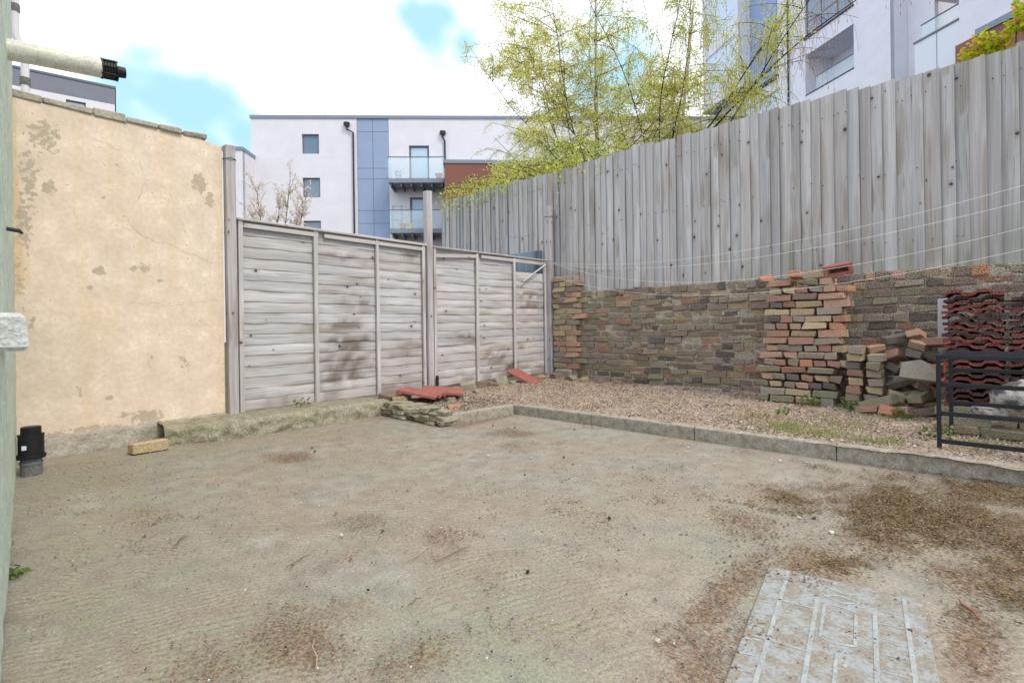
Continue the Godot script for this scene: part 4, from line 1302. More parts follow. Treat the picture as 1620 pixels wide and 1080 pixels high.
func tall_block() -> void:
	# local x runs toward the viewer's side, s from the recessed balcony's near jamb
	var e := -Vector3(0.5714, 0, -0.8207)
	var t := facade_base("tall_apartment_building", "tall pale apartment building with recessed balconies above the board fence", Vector3(38.82, 0, -7.19), e)
	var b := MB.new()
	var hole := [-3.75, 0.3, 16.63, 19.45]
	var hole2 := [-3.75, 0.3, 20.65, 23.4]
	var low := [-10.7, -6.45, 16.6, 18.4]
	holed(b, -15.5, 2.82, 0, 34, 0, 0.25, [hole, hole2, low])
	b.quad(Vector3(2.82, 0, 0), Vector3(2.82, 0, -10), Vector3(2.82, 34, -10), Vector3(2.82, 34, 0))
	b.quad(Vector3(-15.5, 0, -10), Vector3(-15.5, 0, 0), Vector3(-15.5, 34, 0), Vector3(-15.5, 34, -10))
	part(b, M.white_render2, "wall", t)
	# recessed balcony: floor, back wall, side, ceiling
	var r := bx(Vector3(-3.9, 16.45, -2.2), Vector3(0.5, 16.62, -0.26), M.white_render2, "balcony_recess", t)
	bx(Vector3(-3.9, 16.62, -2.3), Vector3(0.5, 19.6, -2.2), M.white_render2, "back_wall", r)
	bx(Vector3(-3.9, 19.46, -2.2), Vector3(0.5, 19.6, -0.26), M.white_render2, "ceiling", r)
	bx(Vector3(-3.9, 16.62, -2.2), Vector3(-3.76, 19.46, -0.26), M.white_render2, "side_wall", r)
	bx(Vector3(0.31, 16.62, -2.2), Vector3(0.5, 19.46, -0.26), M.white_render2, "side_wall", r)
	bx(Vector3(-3.0, 16.7, -0.2), Vector3(0.29, 17.66, -0.17), M.clear_glass, "glass_panel", r)
	bx(Vector3(-3.0, 17.66, -0.22), Vector3(0.29, 17.72, -0.15), M.frame, "handrail", r)
	bx(Vector3(-3.74, 16.64, -0.22), Vector3(0.29, 16.7, 0.04), M.dark_pipe, "floor_edge", r)
	window(t, -1.8, 0.2, 16.64, 18.9, -2.1, M.glass, M.frame, [-0.8], [], "balcony_door")
	window(t, -3.73, 0.28, 20.68, 23.38, -0.12, M.glass, M.frame, [-2.4, -1.05], [21.75])
	bx(Vector3(-3.8, 20.55, 0.005), Vector3(0.35, 20.645, 0.08), M.dark_pipe, "window_sill", t)
	window(t, -10.68, -6.47, 16.62, 18.38, -0.12, M.pale_glass, M.white_frame, [-9.3, -7.9], [])
	bx(Vector3(-9.5, 19.45, 0.005), Vector3(-6.5, 34, 0.12), M.grey_panel, "cladding_panel", t)
	bx(Vector3(-9.5, 19.2, 0.004), Vector3(-6.4, 19.44, 0.2), M.dark_pipe, "cladding_flashing", t)
	b = MB.new()
	b.tube([Vector3(-5.33, 0, 0.09), Vector3(-5.33, 34, 0.09)], [0.06, 0.06], 8)
	part(b, M.dark_pipe, "drainpipe", t)
	# oriel bay with tall windows
	var bay := bx(Vector3(-14.6, 19.75, 0.005), Vector3(-9.52, 20.9, 1.2), M.white_render, "bay", t)
	bx(Vector3(-14.6, 20.9, 0.005), Vector3(-14.2, 34, 1.2), M.white_render, "bay_side", bay)
	bx(Vector3(-9.9, 20.9, 0.005), Vector3(-9.52, 34, 1.2), M.white_render, "bay_side", bay)
	bx(Vector3(-14.2, 24.3, 0.005), Vector3(-9.9, 25.4, 1.2), M.white_render, "bay_band", bay)
	bx(Vector3(-14.7, 19.62, 0.004), Vector3(-9.45, 19.75, 1.25), M.frame, "bay_soffit", bay)
	window(t, -14.2, -9.9, 20.9, 24.3, 1.12, M.pale_glass, M.white_frame, [-12.7, -11.3], [22.0], "bay_window", 0.12)
	window(t, -14.2, -9.9, 25.4, 29.5, 1.12, M.pale_glass, M.white_frame, [-12.7, -11.3], [26.5], "bay_window", 0.12)
	# nearer wing with a white boxed balcony
	b = MB.new()
	holed(b, 2.83, 6.85, 0, 34, -1.2, 0.25, [[4.42, 6.85, 15.9, 18.5]])
	part(b, M.white_render, "return_wall", t)
	var bo := bx(Vector3(4.40, 12.0, -1.15), Vector3(6.86, 15.95, 0.15), M.white_frame, "boxed_balcony", t)
	bx(Vector3(5.60, 12.0, 0.151), Vector3(5.63, 15.94, 0.158), M.frame, "panel_joint", bo)
	bx(Vector3(4.36, 15.95, -1.15), Vector3(6.86, 16.05, 0.2), M.frame, "ledge", bo)
	bx(Vector3(4.75, 16.06, 0.05), Vector3(6.86, 16.8, 0.07), M.clear_glass, "glass_panel", bo)
	bx(Vector3(4.7, 16.8, 0.03), Vector3(6.87, 16.86, 0.09), M.frame, "handrail", bo)
	bx(Vector3(4.40, 15.9, -3.4), Vector3(6.86, 18.6, -3.3), M.white_render2, "recess_wall", bo)
	bx(Vector3(4.40, 18.5, -3.3), Vector3(6.86, 18.6, -1.46), M.white_render, "recess_ceiling", bo)
	window(t, 5.2, 6.8, 15.95, 18.2, -3.2, M.glass, M.frame, [6.0], [], "balcony_door")
	b = MB.new()
	holed(b, 6.88, 18.0, 14.62, 34, 0.3, 0.25, [])
	b.quad(Vector3(6.88, 0, -6), Vector3(6.88, 0, 0.3), Vector3(6.88, 34, 0.3), Vector3(6.88, 34, -6))
	part(b, M.white_render2, "projecting_wall", t)
	bx(Vector3(7.9, 14.45, 0.302), Vector3(18, 14.75, 0.7), M.coping, "coping", t)
	var br := bx(Vector3(6.9, 0, -1), Vector3(18, 14.44, 0.6), M.far_brick, "brick_base", t)
	b = MB.new()
	for k in 44: b.box(Vector3(6.91, 11.2 + k * 0.075, 0.602), Vector3(17.9, 11.2 + k * 0.075 + 0.06, 0.612))
	var cq := part(b, M.far_brick, "brick_courses", br)
	cq.set_meta("kind", "stuff")

# ---------------------------------------------------------------- loose bricks and tiles
func loose_brick(at: Vector3, bas: Basis, tone: int, label: String, group: String, sc := Vector3.ONE) -> Node3D:
	var o := put(brick_meshes[rng.randi() % 10], M.dry_tones[tone], "loose_brick")
	o.transform = Transform3D(bas * Basis.from_scale(sc), at)
	tag(o, label, "brick", group)
	return o

func brick_stack() -> void:
	rng.seed = 500
	var zc0 := -1.80
	var wd := 0.70
	var ends := "SSHHSHSHSSHHSHSHM"
	for i in ends.length():
		var y := 0.118 + i * 0.0685
		var xf := 5.335 + i * 0.0062 + rr(-0.006, 0.006)
		var z0 := zc0 + 0.004 * i + rr(-0.02, 0.012) + (0.0 if i < 9 else 0.02) + 0.03 * (i % 2) + rr(-0.015, 0.015)
		var mode := ends[i]
		var z := z0
		var idx := 0
		while z < z0 + wd - 0.04:
			var head := mode == "H"
			if mode == "M": head = rng.randf() < 0.5
			elif rng.randf() < 0.12: head = not head
			var L := 0.1025 if head else 0.215
			if z + L > z0 + wd + 0.06: head = true; L = 0.1025
			var tone := tone_of([1.6, 0.8, 1.2, 2.6, 3.6, 1.6, 3.6, 0.2, 2.2] if i > 4 else [3.0, 1.0, 0.6, 2.0, 1.0, 0.4, 1.0, 4.0, 1.5])
			var skip := i == 16 and idx in [1, 4]
			if not skip:
				var bas := Basis(Vector3.UP, (0.0 if head else PI / 2) + rr(-0.09, 0.09)) * Basis(Vector3.RIGHT, rr(-0.03, 0.03)) * Basis(Vector3.BACK, rr(-0.025, 0.025))
				var dep := 0.1075 if head else 0.05125
				loose_brick(Vector3(xf + dep + rr(-0.014, 0.012), y, z + L / 2), bas, tone, "%s %s brick, %s along the %s course of the leaning stack" % [M.brick_tones[tone][0], "end-on" if head else "lengthwise", ["first", "second", "third", "fourth", "fifth", "sixth", "seventh", "eighth", "ninth"][idx], ORDINAL[i]], "bricks in the leaning stack", Vector3(rr(0.9, 1.0), rr(0.84, 0.98), rr(0.9, 1.0)))
				if not head:   # its partner behind
					var tn := tone_of([2, 1, 1, 2, 2, 1, 2, 1, 2])
					loose_brick(Vector3(xf + 0.163 + rr(-0.008, 0.008), y, z + L / 2), Basis(Vector3.UP, PI / 2 + rr(-0.03, 0.03)), tn, "%s brick in the back row, %s along the %s course of the leaning stack" % [M.brick_tones[tn][0], ["first", "second", "third", "fourth", "fifth", "sixth", "seventh", "eighth", "ninth"][idx], ORDINAL[i]], "bricks in the back row of the leaning stack")
			z += L + rr(0.003, 0.016)
			idx += 1
	# a few tossed on top
	for q in [[5.47, 1.275, -1.76, 0.5, 5, "orange broken brick lying askew on top of the leaning stack", 0.6], [5.50, 1.295, -1.48, 0.1, 5, "bright orange brick on top of the leaning stack", 1.0], [5.50, 1.29, -1.28, 1.4, 8, "tan brick on top of the leaning stack", 0.8]]:
		loose_brick(Vector3(q[0], q[1], q[2]), Basis(Vector3.UP, q[3]) * Basis(Vector3.RIGHT, rr(-0.15, 0.15)) * Basis(Vector3.BACK, rr(-0.12, 0.12)), q[4], q[5], "", Vector3(q[6], 1, 1))
	# hollow red block tipped on the top corner
	var t := thing("hollow_block", "red hollow clay block tipped on top of the leaning stack", "block", Vector3(5.48, 1.315, -1.13))
	t.rotation = Vector3(-0.12, 0.05, 0.25)
	var b := MB.new()
	holed(b, -0.11, 0.11, -0.045, 0.045, 0.05, 0.1, [[-0.085, 0.085, -0.02, 0.028]])
	b.box(Vector3(-0.11, 0.0451, -0.05), Vector3(0.11, 0.05, 0.05)); b.box(Vector3(-0.11, -0.05, -0.05), Vector3(0.11, -0.0451, 0.05))
	b.quad(Vector3(-0.11, -0.045, -0.05), Vector3(-0.11, -0.045, 0.05), Vector3(-0.11, 0.045, 0.05), Vector3(-0.11, 0.045, -0.05))
	b.quad(Vector3(0.11, -0.045, 0.05), Vector3(0.11, -0.045, -0.05), Vector3(0.11, 0.045, -0.05), Vector3(0.11, 0.045, 0.05))
	b.quad(Vector3(0.11, -0.045, -0.05), Vector3(-0.11, -0.045, -0.05), Vector3(-0.11, 0.045, -0.05), Vector3(0.11, 0.045, -0.05))
	var o := part(b, M.red_tile, "block_shell", t)
	o.rotation.y = -PI / 2
	# low stack beside it
	for i in 8:
		for k in 2:
			var tone := tone_of([3, 1.5, 1.5, 1.5, 1.5, 0.5, 1, 3.0, 1.5] if i > 1 else [1, 0.5, 0.5, 0.5, 0.2, 0, 0, 6, 1])
			if i == 7 and k == 1: continue
			loose_brick(Vector3(5.42 + rr(-0.02, 0.02), 0.115 + i * 0.069, -0.985 + 0.14 * k + rr(-0.012, 0.012)), Basis(Vector3.UP, rr(-0.12, 0.12)) * Basis(Vector3.RIGHT, rr(-0.04, 0.04)), tone, "%s brick in the %s course of the low stack beside the rubble" % [M.brick_tones[tone][0], ORDINAL[i]], "bricks in the low stack")
	# brick lying on the slab by the buff wall
	loose_brick(Vector3(0.868, 0.036, -4.40), Basis(Vector3.UP, 0.12), 3, "single yellow brick lying on concrete by the buff wall", "", Vector3(1.02, 1.1, 1.0))

func rubble() -> void:
	rng.seed = 600
	var spots := [[5.55, 0.14, -0.78], [5.4, 0.13, -0.66], [5.55, 0.13, -0.56], [5.42, 0.14, -0.47], [5.6, 0.14, -0.42], [5.28, 0.11, -0.79], [5.25, 0.11, -0.62], [5.3, 0.12, -0.5],
		[5.5, 0.23, -0.76], [5.42, 0.23, -0.60], [5.56, 0.24, -0.46], [5.34, 0.22, -0.70], [5.33, 0.23, -0.54], [5.6, 0.25, -0.64],
		[5.52, 0.34, -0.72], [5.45, 0.33, -0.57], [5.58, 0.35, -0.44], [5.6, 0.36, -0.58], [5.42, 0.33, -0.66],
		[5.56, 0.44, -0.74], [5.5, 0.43, -0.62], [5.58, 0.45, -0.48], [5.50, 0.45, -0.42], [5.6, 0.53, -0.70], [5.55, 0.54, -0.58], [5.58, 0.55, -0.46],
		[5.52, 0.60, -0.86], [5.55, 0.64, -0.56], [5.56, 0.66, -0.47], [5.6, 0.69, -0.72], [5.58, 0.72, -0.58]]
	var n := 0
	for q in spots:
		var tone := tone_of([2.5, 2, 1.5, 0.8, 1.6, 1.2, 1.2, 2.0 if q[1] < 0.4 else 0.4, 1.2])
		var flat := 0.25 if q[1] < 0.2 else 0.45
		var bas := Basis(Vector3.UP, rr(0, TAU)) * Basis(Vector3.RIGHT, rr(-flat, flat)) * Basis(Vector3.BACK, rr(-flat, flat))
		var half := rng.randf() < 0.3
		var hgt := "low in" if q[1] < 0.2 else ("midway up" if q[1] < 0.5 else "atop")
		loose_brick(Vector3(q[0], q[1], q[2]), bas, tone, "%s %s %s the rubble heap, %s" % [M.brick_tones[tone][0], "half brick" if half else "brick", hgt, ("by the low stack" if q[2] < -0.65 else ("by the tile stack" if q[2] > -0.5 else "in its middle")) + (" at the wall" if q[0] > 5.53 else "")], "tumbled bricks in the rubble heap", Vector3(0.55 if half else 1.0, 1, 1))
		n += 1
	# specific front pieces
	loose_brick(Vector3(5.22, 0.165, -0.80), Basis(Vector3.UP, 1.3) * Basis(Vector3.BACK, -0.35), 7, "long mossy brick sloping down the front of the rubble heap", "", Vector3(1.25, 1.1, 1.1))
	loose_brick(Vector3(5.12, 0.115, -0.70), Basis(Vector3.UP, 0.9) * Basis(Vector3.RIGHT, 0.3), 5, "orange broken brick at the foot of the rubble heap", "", Vector3(0.6, 1.2, 1.1))
	loose_brick(Vector3(5.16, 0.11, -0.87), Basis(Vector3.UP, 1.8) * Basis(Vector3.RIGHT, 0.2), 4, "reddish half brick in front of the rubble heap", "", Vector3(0.7, 0.8, 1))
	# broken paving slab leaning on the heap
	var b := MB.new()
	b.col = Color(0.85, 0.78, 0.72)
	b.prism(PackedVector2Array([Vector2(-0.12, -0.07), Vector2(0.13, -0.10), Vector2(0.11, 0.04), Vector2(0.02, 0.10), Vector2(-0.10, 0.07)]), -0.014, 0.014)
	var o := part(b, M.plinth_m, "broken_slab")
	o.position = Vector3(5.24, 0.445, -0.54); o.rotation = Vector3(-0.65, -PI / 2 + 0.1, 0.0)
	tag(o, "broken grey slab leaning on the rubble heap", "slab")
	# grey picket propped on the wall behind
	b = MB.new()
	b.box(Vector3(-0.012, 0, -0.032), Vector3(0.012, 0.95, 0.032), 0.003)
	o = part(b, M.posts, "propped_board")
	o.position = Vector3(5.63, 0.08, -0.415); o.rotation = Vector3(0.0, 0, -0.09)
	tag(o, "grey wooden board propped upright against the brick wall", "board")

func tile_mesh(broken := false) -> ArrayMesh:
	var top := [Vector2(-0.165, 0.004), Vector2(-0.150, 0.004), Vector2(-0.125, 0.024), Vector2(-0.07, 0.024), Vector2(-0.045, 0.0), Vector2(0.005, 0.0), Vector2(0.03, 0.024), Vector2(0.09, 0.024), Vector2(0.115, 0.0), Vector2(0.165, 0.0)]
	var pts := PackedVector2Array()
	for k in top.size(): pts.append(top[k] - Vector2(0, 0.023))
	for k in top.size(): pts.append(top[top.size() - 1 - k])
	var b := MB.new()
	b.prism(pts, -0.21 if not broken else -0.13, 0.21)
	return b.mesh()

func tile_stacks() -> void:
	rng.seed = 700
	var m := tile_mesh()
	for s in 2:
		var z := -0.20 if s == 0 else 0.165
		var n := 20 if s == 0 else 19
		for i in n:
			var o := put(m, M.old_tile if rng.randf() < 0.62 else M.sooty_tile, "roof_tile")
			o.position = Vector3(5.24 + rr(-0.012, 0.012) + (-0.03 if i == n - 1 else 0.0), 0.235 + i * 0.0425, z + rr(-0.009, 0.009))
			o.rotation = Vector3(rr(-0.01, 0.01), PI / 2 + rr(-0.03, 0.03) + (PI if i % 2 == 1 and rng.randf() < 0.3 else 0.0), rr(-0.008, 0.008))
			tag(o, "%s red ridged roof tile up the stack %s" % [ORDINAL[i], "next to the rubble heap" if s == 0 else "farther from the rubble heap"], "roof tile", "stacked red roof tiles")
	# bricks the stacks stand on
	for q in [[5.08, 0.11, -0.30], [5.08, 0.11, -0.08], [5.36, 0.11, -0.2], [5.08, 0.112, 0.15], [5.36, 0.11, 0.2], [5.08, 0.178, -0.30], [5.08, 0.178, -0.09], [5.36, 0.178, -0.2], [5.08, 0.178, 0.16], [5.36, 0.178, 0.2]]:
		loose_brick(Vector3(q[0], q[1], q[2]), Basis(Vector3.UP, PI / 2 + rr(-0.1, 0.1)), 7, "%s mossy brick under the %s of the tile stack %s" % ["lower" if q[1] < 0.15 else "upper", "back" if q[0] > 5.2 else ("rubble side" if q[2] < -0.2 else "front"), "next to the rubble heap" if q[2] < 0.0 else "farther from the rubble heap"], "bricks under the roof tiles")

func rack() -> void:
	var t := thing("metal_rack", "black metal rack frame of flat rails standing on the soil", "rack", Vector3(0, 0.085, 0))
	var z0 := -0.31
	var z1 := 0.95
	for q in [[3.95, z0], [3.95, z1], [4.5, z0 + 0.02], [4.5, z1]]:
		bx(Vector3(q[0] - 0.011, 0.0, q[1] - 0.011), Vector3(q[0] + 0.011, 0.562, q[1] + 0.011), M.iron, "leg", t, 0.002)
	for x in [3.95, 4.5]:
		for y in [0.055, 0.218, 0.388, 0.548] if x < 4.0 else [0.218, 0.435, 0.548]:
			bx(Vector3(x - 0.008, y - 0.0125, z0 + 0.0115), Vector3(x + 0.008, y + 0.0125, z1 - 0.0115), M.iron, "rail", t, 0.002)
	for z in [z0, z1]:
		bx(Vector3(3.962, 0.538, z - 0.009), Vector3(4.488, 0.561, z + 0.009), M.iron, "side_rail", t, 0.002)
	for k in 3:
		var x := 4.08 + k * 0.14
		bx(Vector3(x - 0.008, 0.545, z0 + 0.01), Vector3(x + 0.008, 0.561, z1 - 0.01), M.iron, "top_bar", t, 0.002)
	# mossy bricks lying behind the lower rails
	rng.seed = 710
	var rk := -1
	for q in [[4.62, 0.115, -0.27, 1.45], [4.62, 0.18, -0.22, 1.62], [4.58, 0.115, -0.02, 1.5], [4.75, 0.115, -0.1, 0.2]]:
		rk += 1
		loose_brick(Vector3(q[0], q[1], q[2]), Basis(Vector3.UP, q[3]) * Basis(Vector3.RIGHT, rr(-0.05, 0.05)), 7 if rng.randf() < 0.7 else 8, ["lower mossy brick of the pair beside the rack leg", "upper mossy brick of the pair beside the rack leg", "mossy brick lying under the front of the larger sack", "mossy brick lying crosswise under the scrap of sack"][rk], "mossy bricks inside the rack", Vector3(1.1, 1, 1))
	# crumpled sacks
	for s in 2:
		var c := Vector3(4.68, 0.33, 0.10) if s == 0 else Vector3(4.60, 0.25, -0.10)
		var rad := Vector3(0.19, 0.15, 0.24) if s == 0 else Vector3(0.10, 0.06, 0.11)
		var fn := FastNoiseLite.new()
		fn.seed = 70 + s; fn.frequency = 1.5; fn.fractal_octaves = 4; fn.noise_type = FastNoiseLite.TYPE_CELLULAR
		var b := MB.new()
		b.grid(48, 24, func(i: int, j: int):
			var a := TAU * i / 48.0
			var h := PI * (j / 24.0 - 0.5)
			var d := Vector3(cos(h) * cos(a), sin(h), cos(h) * sin(a))
			var k := 1.0 + 0.30 * fn.get_noise_3dv(d * 1.6)
			var tone := 1.0 if fn.get_noise_3dv(d * 0.8 + Vector3(3, 3, 3)) > -0.55 else 0.25
			var p := d * rad * k
			p.y = maxf(p.y, -rad.y * 0.7)
			return [p, Color(tone, tone, tone), Vector2.ZERO], false)
		var o := part(b, M.sack, "rubbish_sack")
		o.position = c
		tag(o, "crumpled grey and white rubbish sack inside the black rack" if s == 0 else "small crumpled scrap of white sack beside the larger sack", "sack")

func small_things() -> void:
	rng.seed = 800
	# capped soil pipe
	var t := thing("soil_pipe", "short black capped soil pipe standing by the green wall", "pipe", Vector3(0.252, 0, -4.26))
	var b := MB.new()
	b.tube([Vector3(0, -0.02, 0), Vector3(0, 0.10, 0)], [0.052, 0.05], 24)
	part(b, M.grey_plastic, "pipe_stub", t)
	b = MB.new()
	b.tube([Vector3(0, 0.098, 0), Vector3(0, 0.104, 0), Vector3(0, 0.118, 0), Vector3(0, 0.124, 0)], [0.066, 0.069, 0.069, 0.066], 28)
	part(b, M.black_plastic, "collar", t)
	b = MB.new()
	b.tube([Vector3(0, 0.124, 0), Vector3(0, 0.23, 0), Vector3(0, 0.24, 0), Vector3(0, 0.243, 0)], [0.060, 0.060, 0.064, 0.058], 28)
	part(b, M.black_plastic, "coupling", t)
	b = MB.new()
	b.tube([Vector3(0, 0.243, 0), Vector3(0, 0.281, 0), Vector3(0, 0.287, 0)], [0.048, 0.048, 0.044], 28)
	part(b, M.black_plastic, "screw_cap", t)
	b = MB.new()
	b.tube([Vector3(0, 0.062, 0), Vector3(0, 0.078, 0)], [0.0545, 0.0545], 24)
	part(b, M.frame, "hose_clip", t)
	b = MB.new()
	b.box(Vector3(-0.045, 0.158, 0.043), Vector3(-0.024, 0.182, 0.056))
	part(b, M.white_frame, "label_sticker", t)
	# red tiles lying by the fence
	var m := tile_mesh()
	for q in [[3.20, 0.175, -4.36, 0.55, 0.16, -0.05, "red ridged roof tile lying flat below the middle fence post"], [3.52, 0.165, -4.42, 0.9, 0.10, 0.05, "red roof tile half under another below the middle fence post"], [5.02, 0.175, -4.58, 0.35, 0.42, 0.02, "red ridged roof tile leaning on the slat panel by the pier"]]:
		var o := put(m, M.red_tile, "fallen_tile")
		o.position = Vector3(q[0], q[1], q[2]); o.rotation = Vector3(q[4], q[3], q[5])
		tag(o, q[6], "roof tile")
	# orange broken tile at the kerb corner
	b = MB.new()
	b.prism(PackedVector2Array([Vector2(-0.11, -0.04), Vector2(0.10, -0.05), Vector2(0.12, 0.02), Vector2(-0.02, 0.05)]), -0.012, 0.012)
	var pc := part(b, M.brick_tones[5][1], "tile_fragment")
	pc.position = Vector3(3.1, 0.10, -3.75); pc.rotation = Vector3(-1.3, 0.3, 0)
	tag(pc, "orange clay tile fragment lying behind the kerb corner", "tile fragment")
	# stones and lumps strewn below the fence
	var names := ["grey", "mossy", "pale", "brown"]
	for q in [[3.55, -4.35, 0.13], [3.72, -4.5, 0.11], [3.85, -4.58, 0.15], [4.05, -4.6, 0.18], [4.25, -4.62, 0.16], [4.42, -4.6, 0.13], [4.6, -4.62, 0.17], [4.75, -4.55, 0.09], [3.42, -4.18, 0.10], [3.3, -4.0, 0.08], [3.62, -4.15, 0.07], [4.0, -4.4, 0.07], [5.35, -4.6, 0.11], [5.55, -4.5, 0.14], [5.6, -4.28, 0.12], [5.6, -4.05, 0.10], [5.65, -3.85, 0.13], [5.68, -3.6, 0.08], [3.0, -4.45, 0.16], [2.95, -4.6, 0.14], [3.2, -4.66, 0.12], [5.6, -3.3, 0.06], [5.5, -2.6, 0.05], [5.6, -2.2, 0.07]]:
		var k := rng.randi() % 4
		var o := put(stone_mesh(rng.randi()), [M.plinth_m, M.mossy_m, M.brick_tones[8][1], M.brick_tones[1][1]][k], "loose_stone")
		var s: float = q[2]
		o.position = Vector3(q[0], bed_height(q[0], q[1]) + s * 0.16, q[1]); o.scale = Vector3(s * rr(0.8, 1.2), s * rr(0.45, 0.7), s * rr(0.7, 1.1)); o.rotation = Vector3(rr(-0.2, 0.2), rr(0, TAU), rr(-0.2, 0.2))
		tag(o, "%s %s lying on the soil %s" % [names[k], "stone" if s > 0.1 else "small stone", "below the slat fence" if q[0] < 5.0 else "at the foot of the brick wall"], "stone", "stones strewn along the bed")
	# inspection cover let into the slab
	var c := thing("inspection_cover", "worn grey inspection cover with raised line pattern in the concrete", "cover", Vector3(1.61, 0, -0.350), 0.17)
	b = MB.new()
	b.box(Vector3(-0.40, -0.03, -0.212), Vector3(0.36, 0.0045, 0.212), 0.003)
	part(b, M.metal_cover, "cover_plate", c)
	var ln := func(p: Vector2, q: Vector2, w: float) -> void:
		var bb := MB.new()
		var d := q - p
		bb.box(Vector3(0, 0.0045, -w / 2), Vector3(d.length(), 0.0062, w / 2), 0.0008)
		var o := part(bb, M.cover_line, "raised_line", c)
		o.position = Vector3(p.x, 0, p.y); o.rotation.y = atan2(-d.y, d.x)
	for z in [-0.15, -0.055, 0.09, 0.165]: ln.call(Vector2(-0.39, z), Vector2(0.345 if z < -0.1 or z > 0.1 else 0.20, z), 0.012)
	for q in [[-0.02, -0.035, 0.17, -0.035], [-0.02, 0.045, 0.17, 0.045], [0.17, -0.035, 0.185, -0.02], [0.185, -0.02, 0.17, 0.045], [-0.02, -0.035, -0.035, 0.0], [-0.035, 0.0, -0.02, 0.045], [0.23, -0.04, 0.255, 0.0], [0.255, 0.0, 0.235, 0.06], [0.30, -0.045, 0.275, 0.01], [0.275, 0.01, 0.30, 0.07], [0.23, -0.04, 0.21, 0.01], [0.21, 0.01, 0.235, 0.06], [-0.08, 0.005, -0.30, 0.005]]:
		ln.call(Vector2(q[0], q[1]), Vector2(q[2], q[3]), 0.009)
	for k in 9:
		ln.call(Vector2(-0.36 + k * 0.075, -0.205), Vector2(-0.35 + k * 0.075, -0.165), 0.007)
		if k < 8: ln.call(Vector2(-0.34 + k * 0.08, 0.10), Vector2(-0.335 + k * 0.08, 0.155), 0.005)
	for x in [0.13, -0.11]: ln.call(Vector2(x, -0.19), Vector2(x, -0.06), 0.008)
	# twigs on the concrete
	for q in [[1.18, -1.62, 0.14, 0.3, "pale twig lying across another on the bare concrete"], [1.25, -1.52, 0.16, 0.05, "dark twig lying under a paler one on the concrete"], [0.83, -1.90, 0.10, 0.35, "thin grey twig lying alone on the concrete"], [0.58, -2.44, 0.11, 1.0, "forked brown twig on concrete near the green wall"], [2.03, -0.10, 0.10, 0.5, "curved red brown root piece beside the inspection cover"], [0.62, -1.33, 0.12, 1.2, "tan grass stalk lying in the swept litter"], [0.95, -1.35, 0.05, 0.2, "short dark twig stub on the concrete"]]:
		b = MB.new()
		b.col = srgb(120, 96, 76) if q[4].find("red") < 0 else srgb(140, 98, 82)
		if q[4].begins_with("pale") or q[4].begins_with("tan"): b.col = srgb(176, 150, 120)
		var rad := 0.002 if q[4].find("red") < 0 else 0.0045
		b.tube([Vector3(-q[2] * 0.55, 0.003, 0), Vector3(-q[2] * 0.2, 0.005, 0.005), Vector3(q[2] * 0.25, 0.004, -0.003), Vector3(q[2] * 0.55, 0.003, 0.006)], [rad * 0.7, rad, rad, rad * 0.5], 6)
		if q[4].begins_with("forked"): b.tube([Vector3(0, 0.006, 0), Vector3(0.02, 0.006, 0.015), Vector3(0.04, 0.004, 0.022)], [rad, rad * 0.7, rad * 0.5], 5)
		var o := part(b, M.plain, "twig")
		o.position = Vector3(q[0], 0.001, q[1]); o.rotation.y = q[3]
		tag(o, q[4], "twig")

func clothes_lines() -> void:
	# washing lines from the fence post to a post outside the picture
	var far_post := post(Vector3(3.92, 0.0, 1.15), 2.3, "grey clothes line post at the near end of the soil bed")
	far_post.name = "clothes_post"
	var list := [[1.735, 1.83, 0.28, "highest"], [1.715, 1.74, 0.30, "second highest"], [1.71, 1.66, 0.44, "third highest"], [1.52, 1.52, 0.40, "lowest"]]
	for k in 4:
		var q: Array = list[k]
		var a := Vector3(5.72, q[0], -4.70 + 0.02 * k)
		var e := Vector3(3.95 + 0.03 * k, q[1] - 0.02, 1.12)
		var p := []
		var r := []
		for i in 41:
			var f := i / 40.0
			p.append(a.lerp(e, f) - Vector3.UP * (q[2] * 4.0 * f * (1.0 - f)))
			r.append(0.0014)
		var b := MB.new()
		b.tube(p, r, 5)
		tag(part(b, M.line, "washing_line"), "%s sagging white washing line tied to the fence post" % q[3], "washing line", "white washing lines")

# ---------------------------------------------------------------- plants
func leaf(b: MB, at: Vector3, s: float) -> void:
	var d := Vector3(rr(-1, 1), rr(-1.2, 0.5), rr(-1, 1)).normalized()
	var w := d.cross(Vector3(rr(-1, 1), rr(-1, 1), rr(-1, 1))).normalized() * s * 0.36
	var nn := w.cross(d).normalized()
	var k := b.v.size()
	for p in [at, at + d * s * 0.5 + w, at + d * s, at + d * s * 0.5 - w]:
		b.v.append(p); b.n.append(nn); b.t.append(Vector2.ZERO); b.c.append(b.col)
	for i in [0, 2, 1, 0, 3, 2]: b.ix.append(k + i)

func branch(wood: MB, from: Vector3, dir: Vector3, L: float, r0: float, r1: float, droop: float, seg: int, wob: float, sides: int) -> Array:
	var p := [from]
	var r := [r0]
	var d := dir.normalized()
	for i in seg:
		d = (d + rv(wob) + Vector3.DOWN * droop / seg).normalized()
		p.append(p[i] + d * L / seg)
		r.append(lerpf(r0, r1, float(i + 1) / seg))
	wood.tube(p, r, sides, false)
	return p

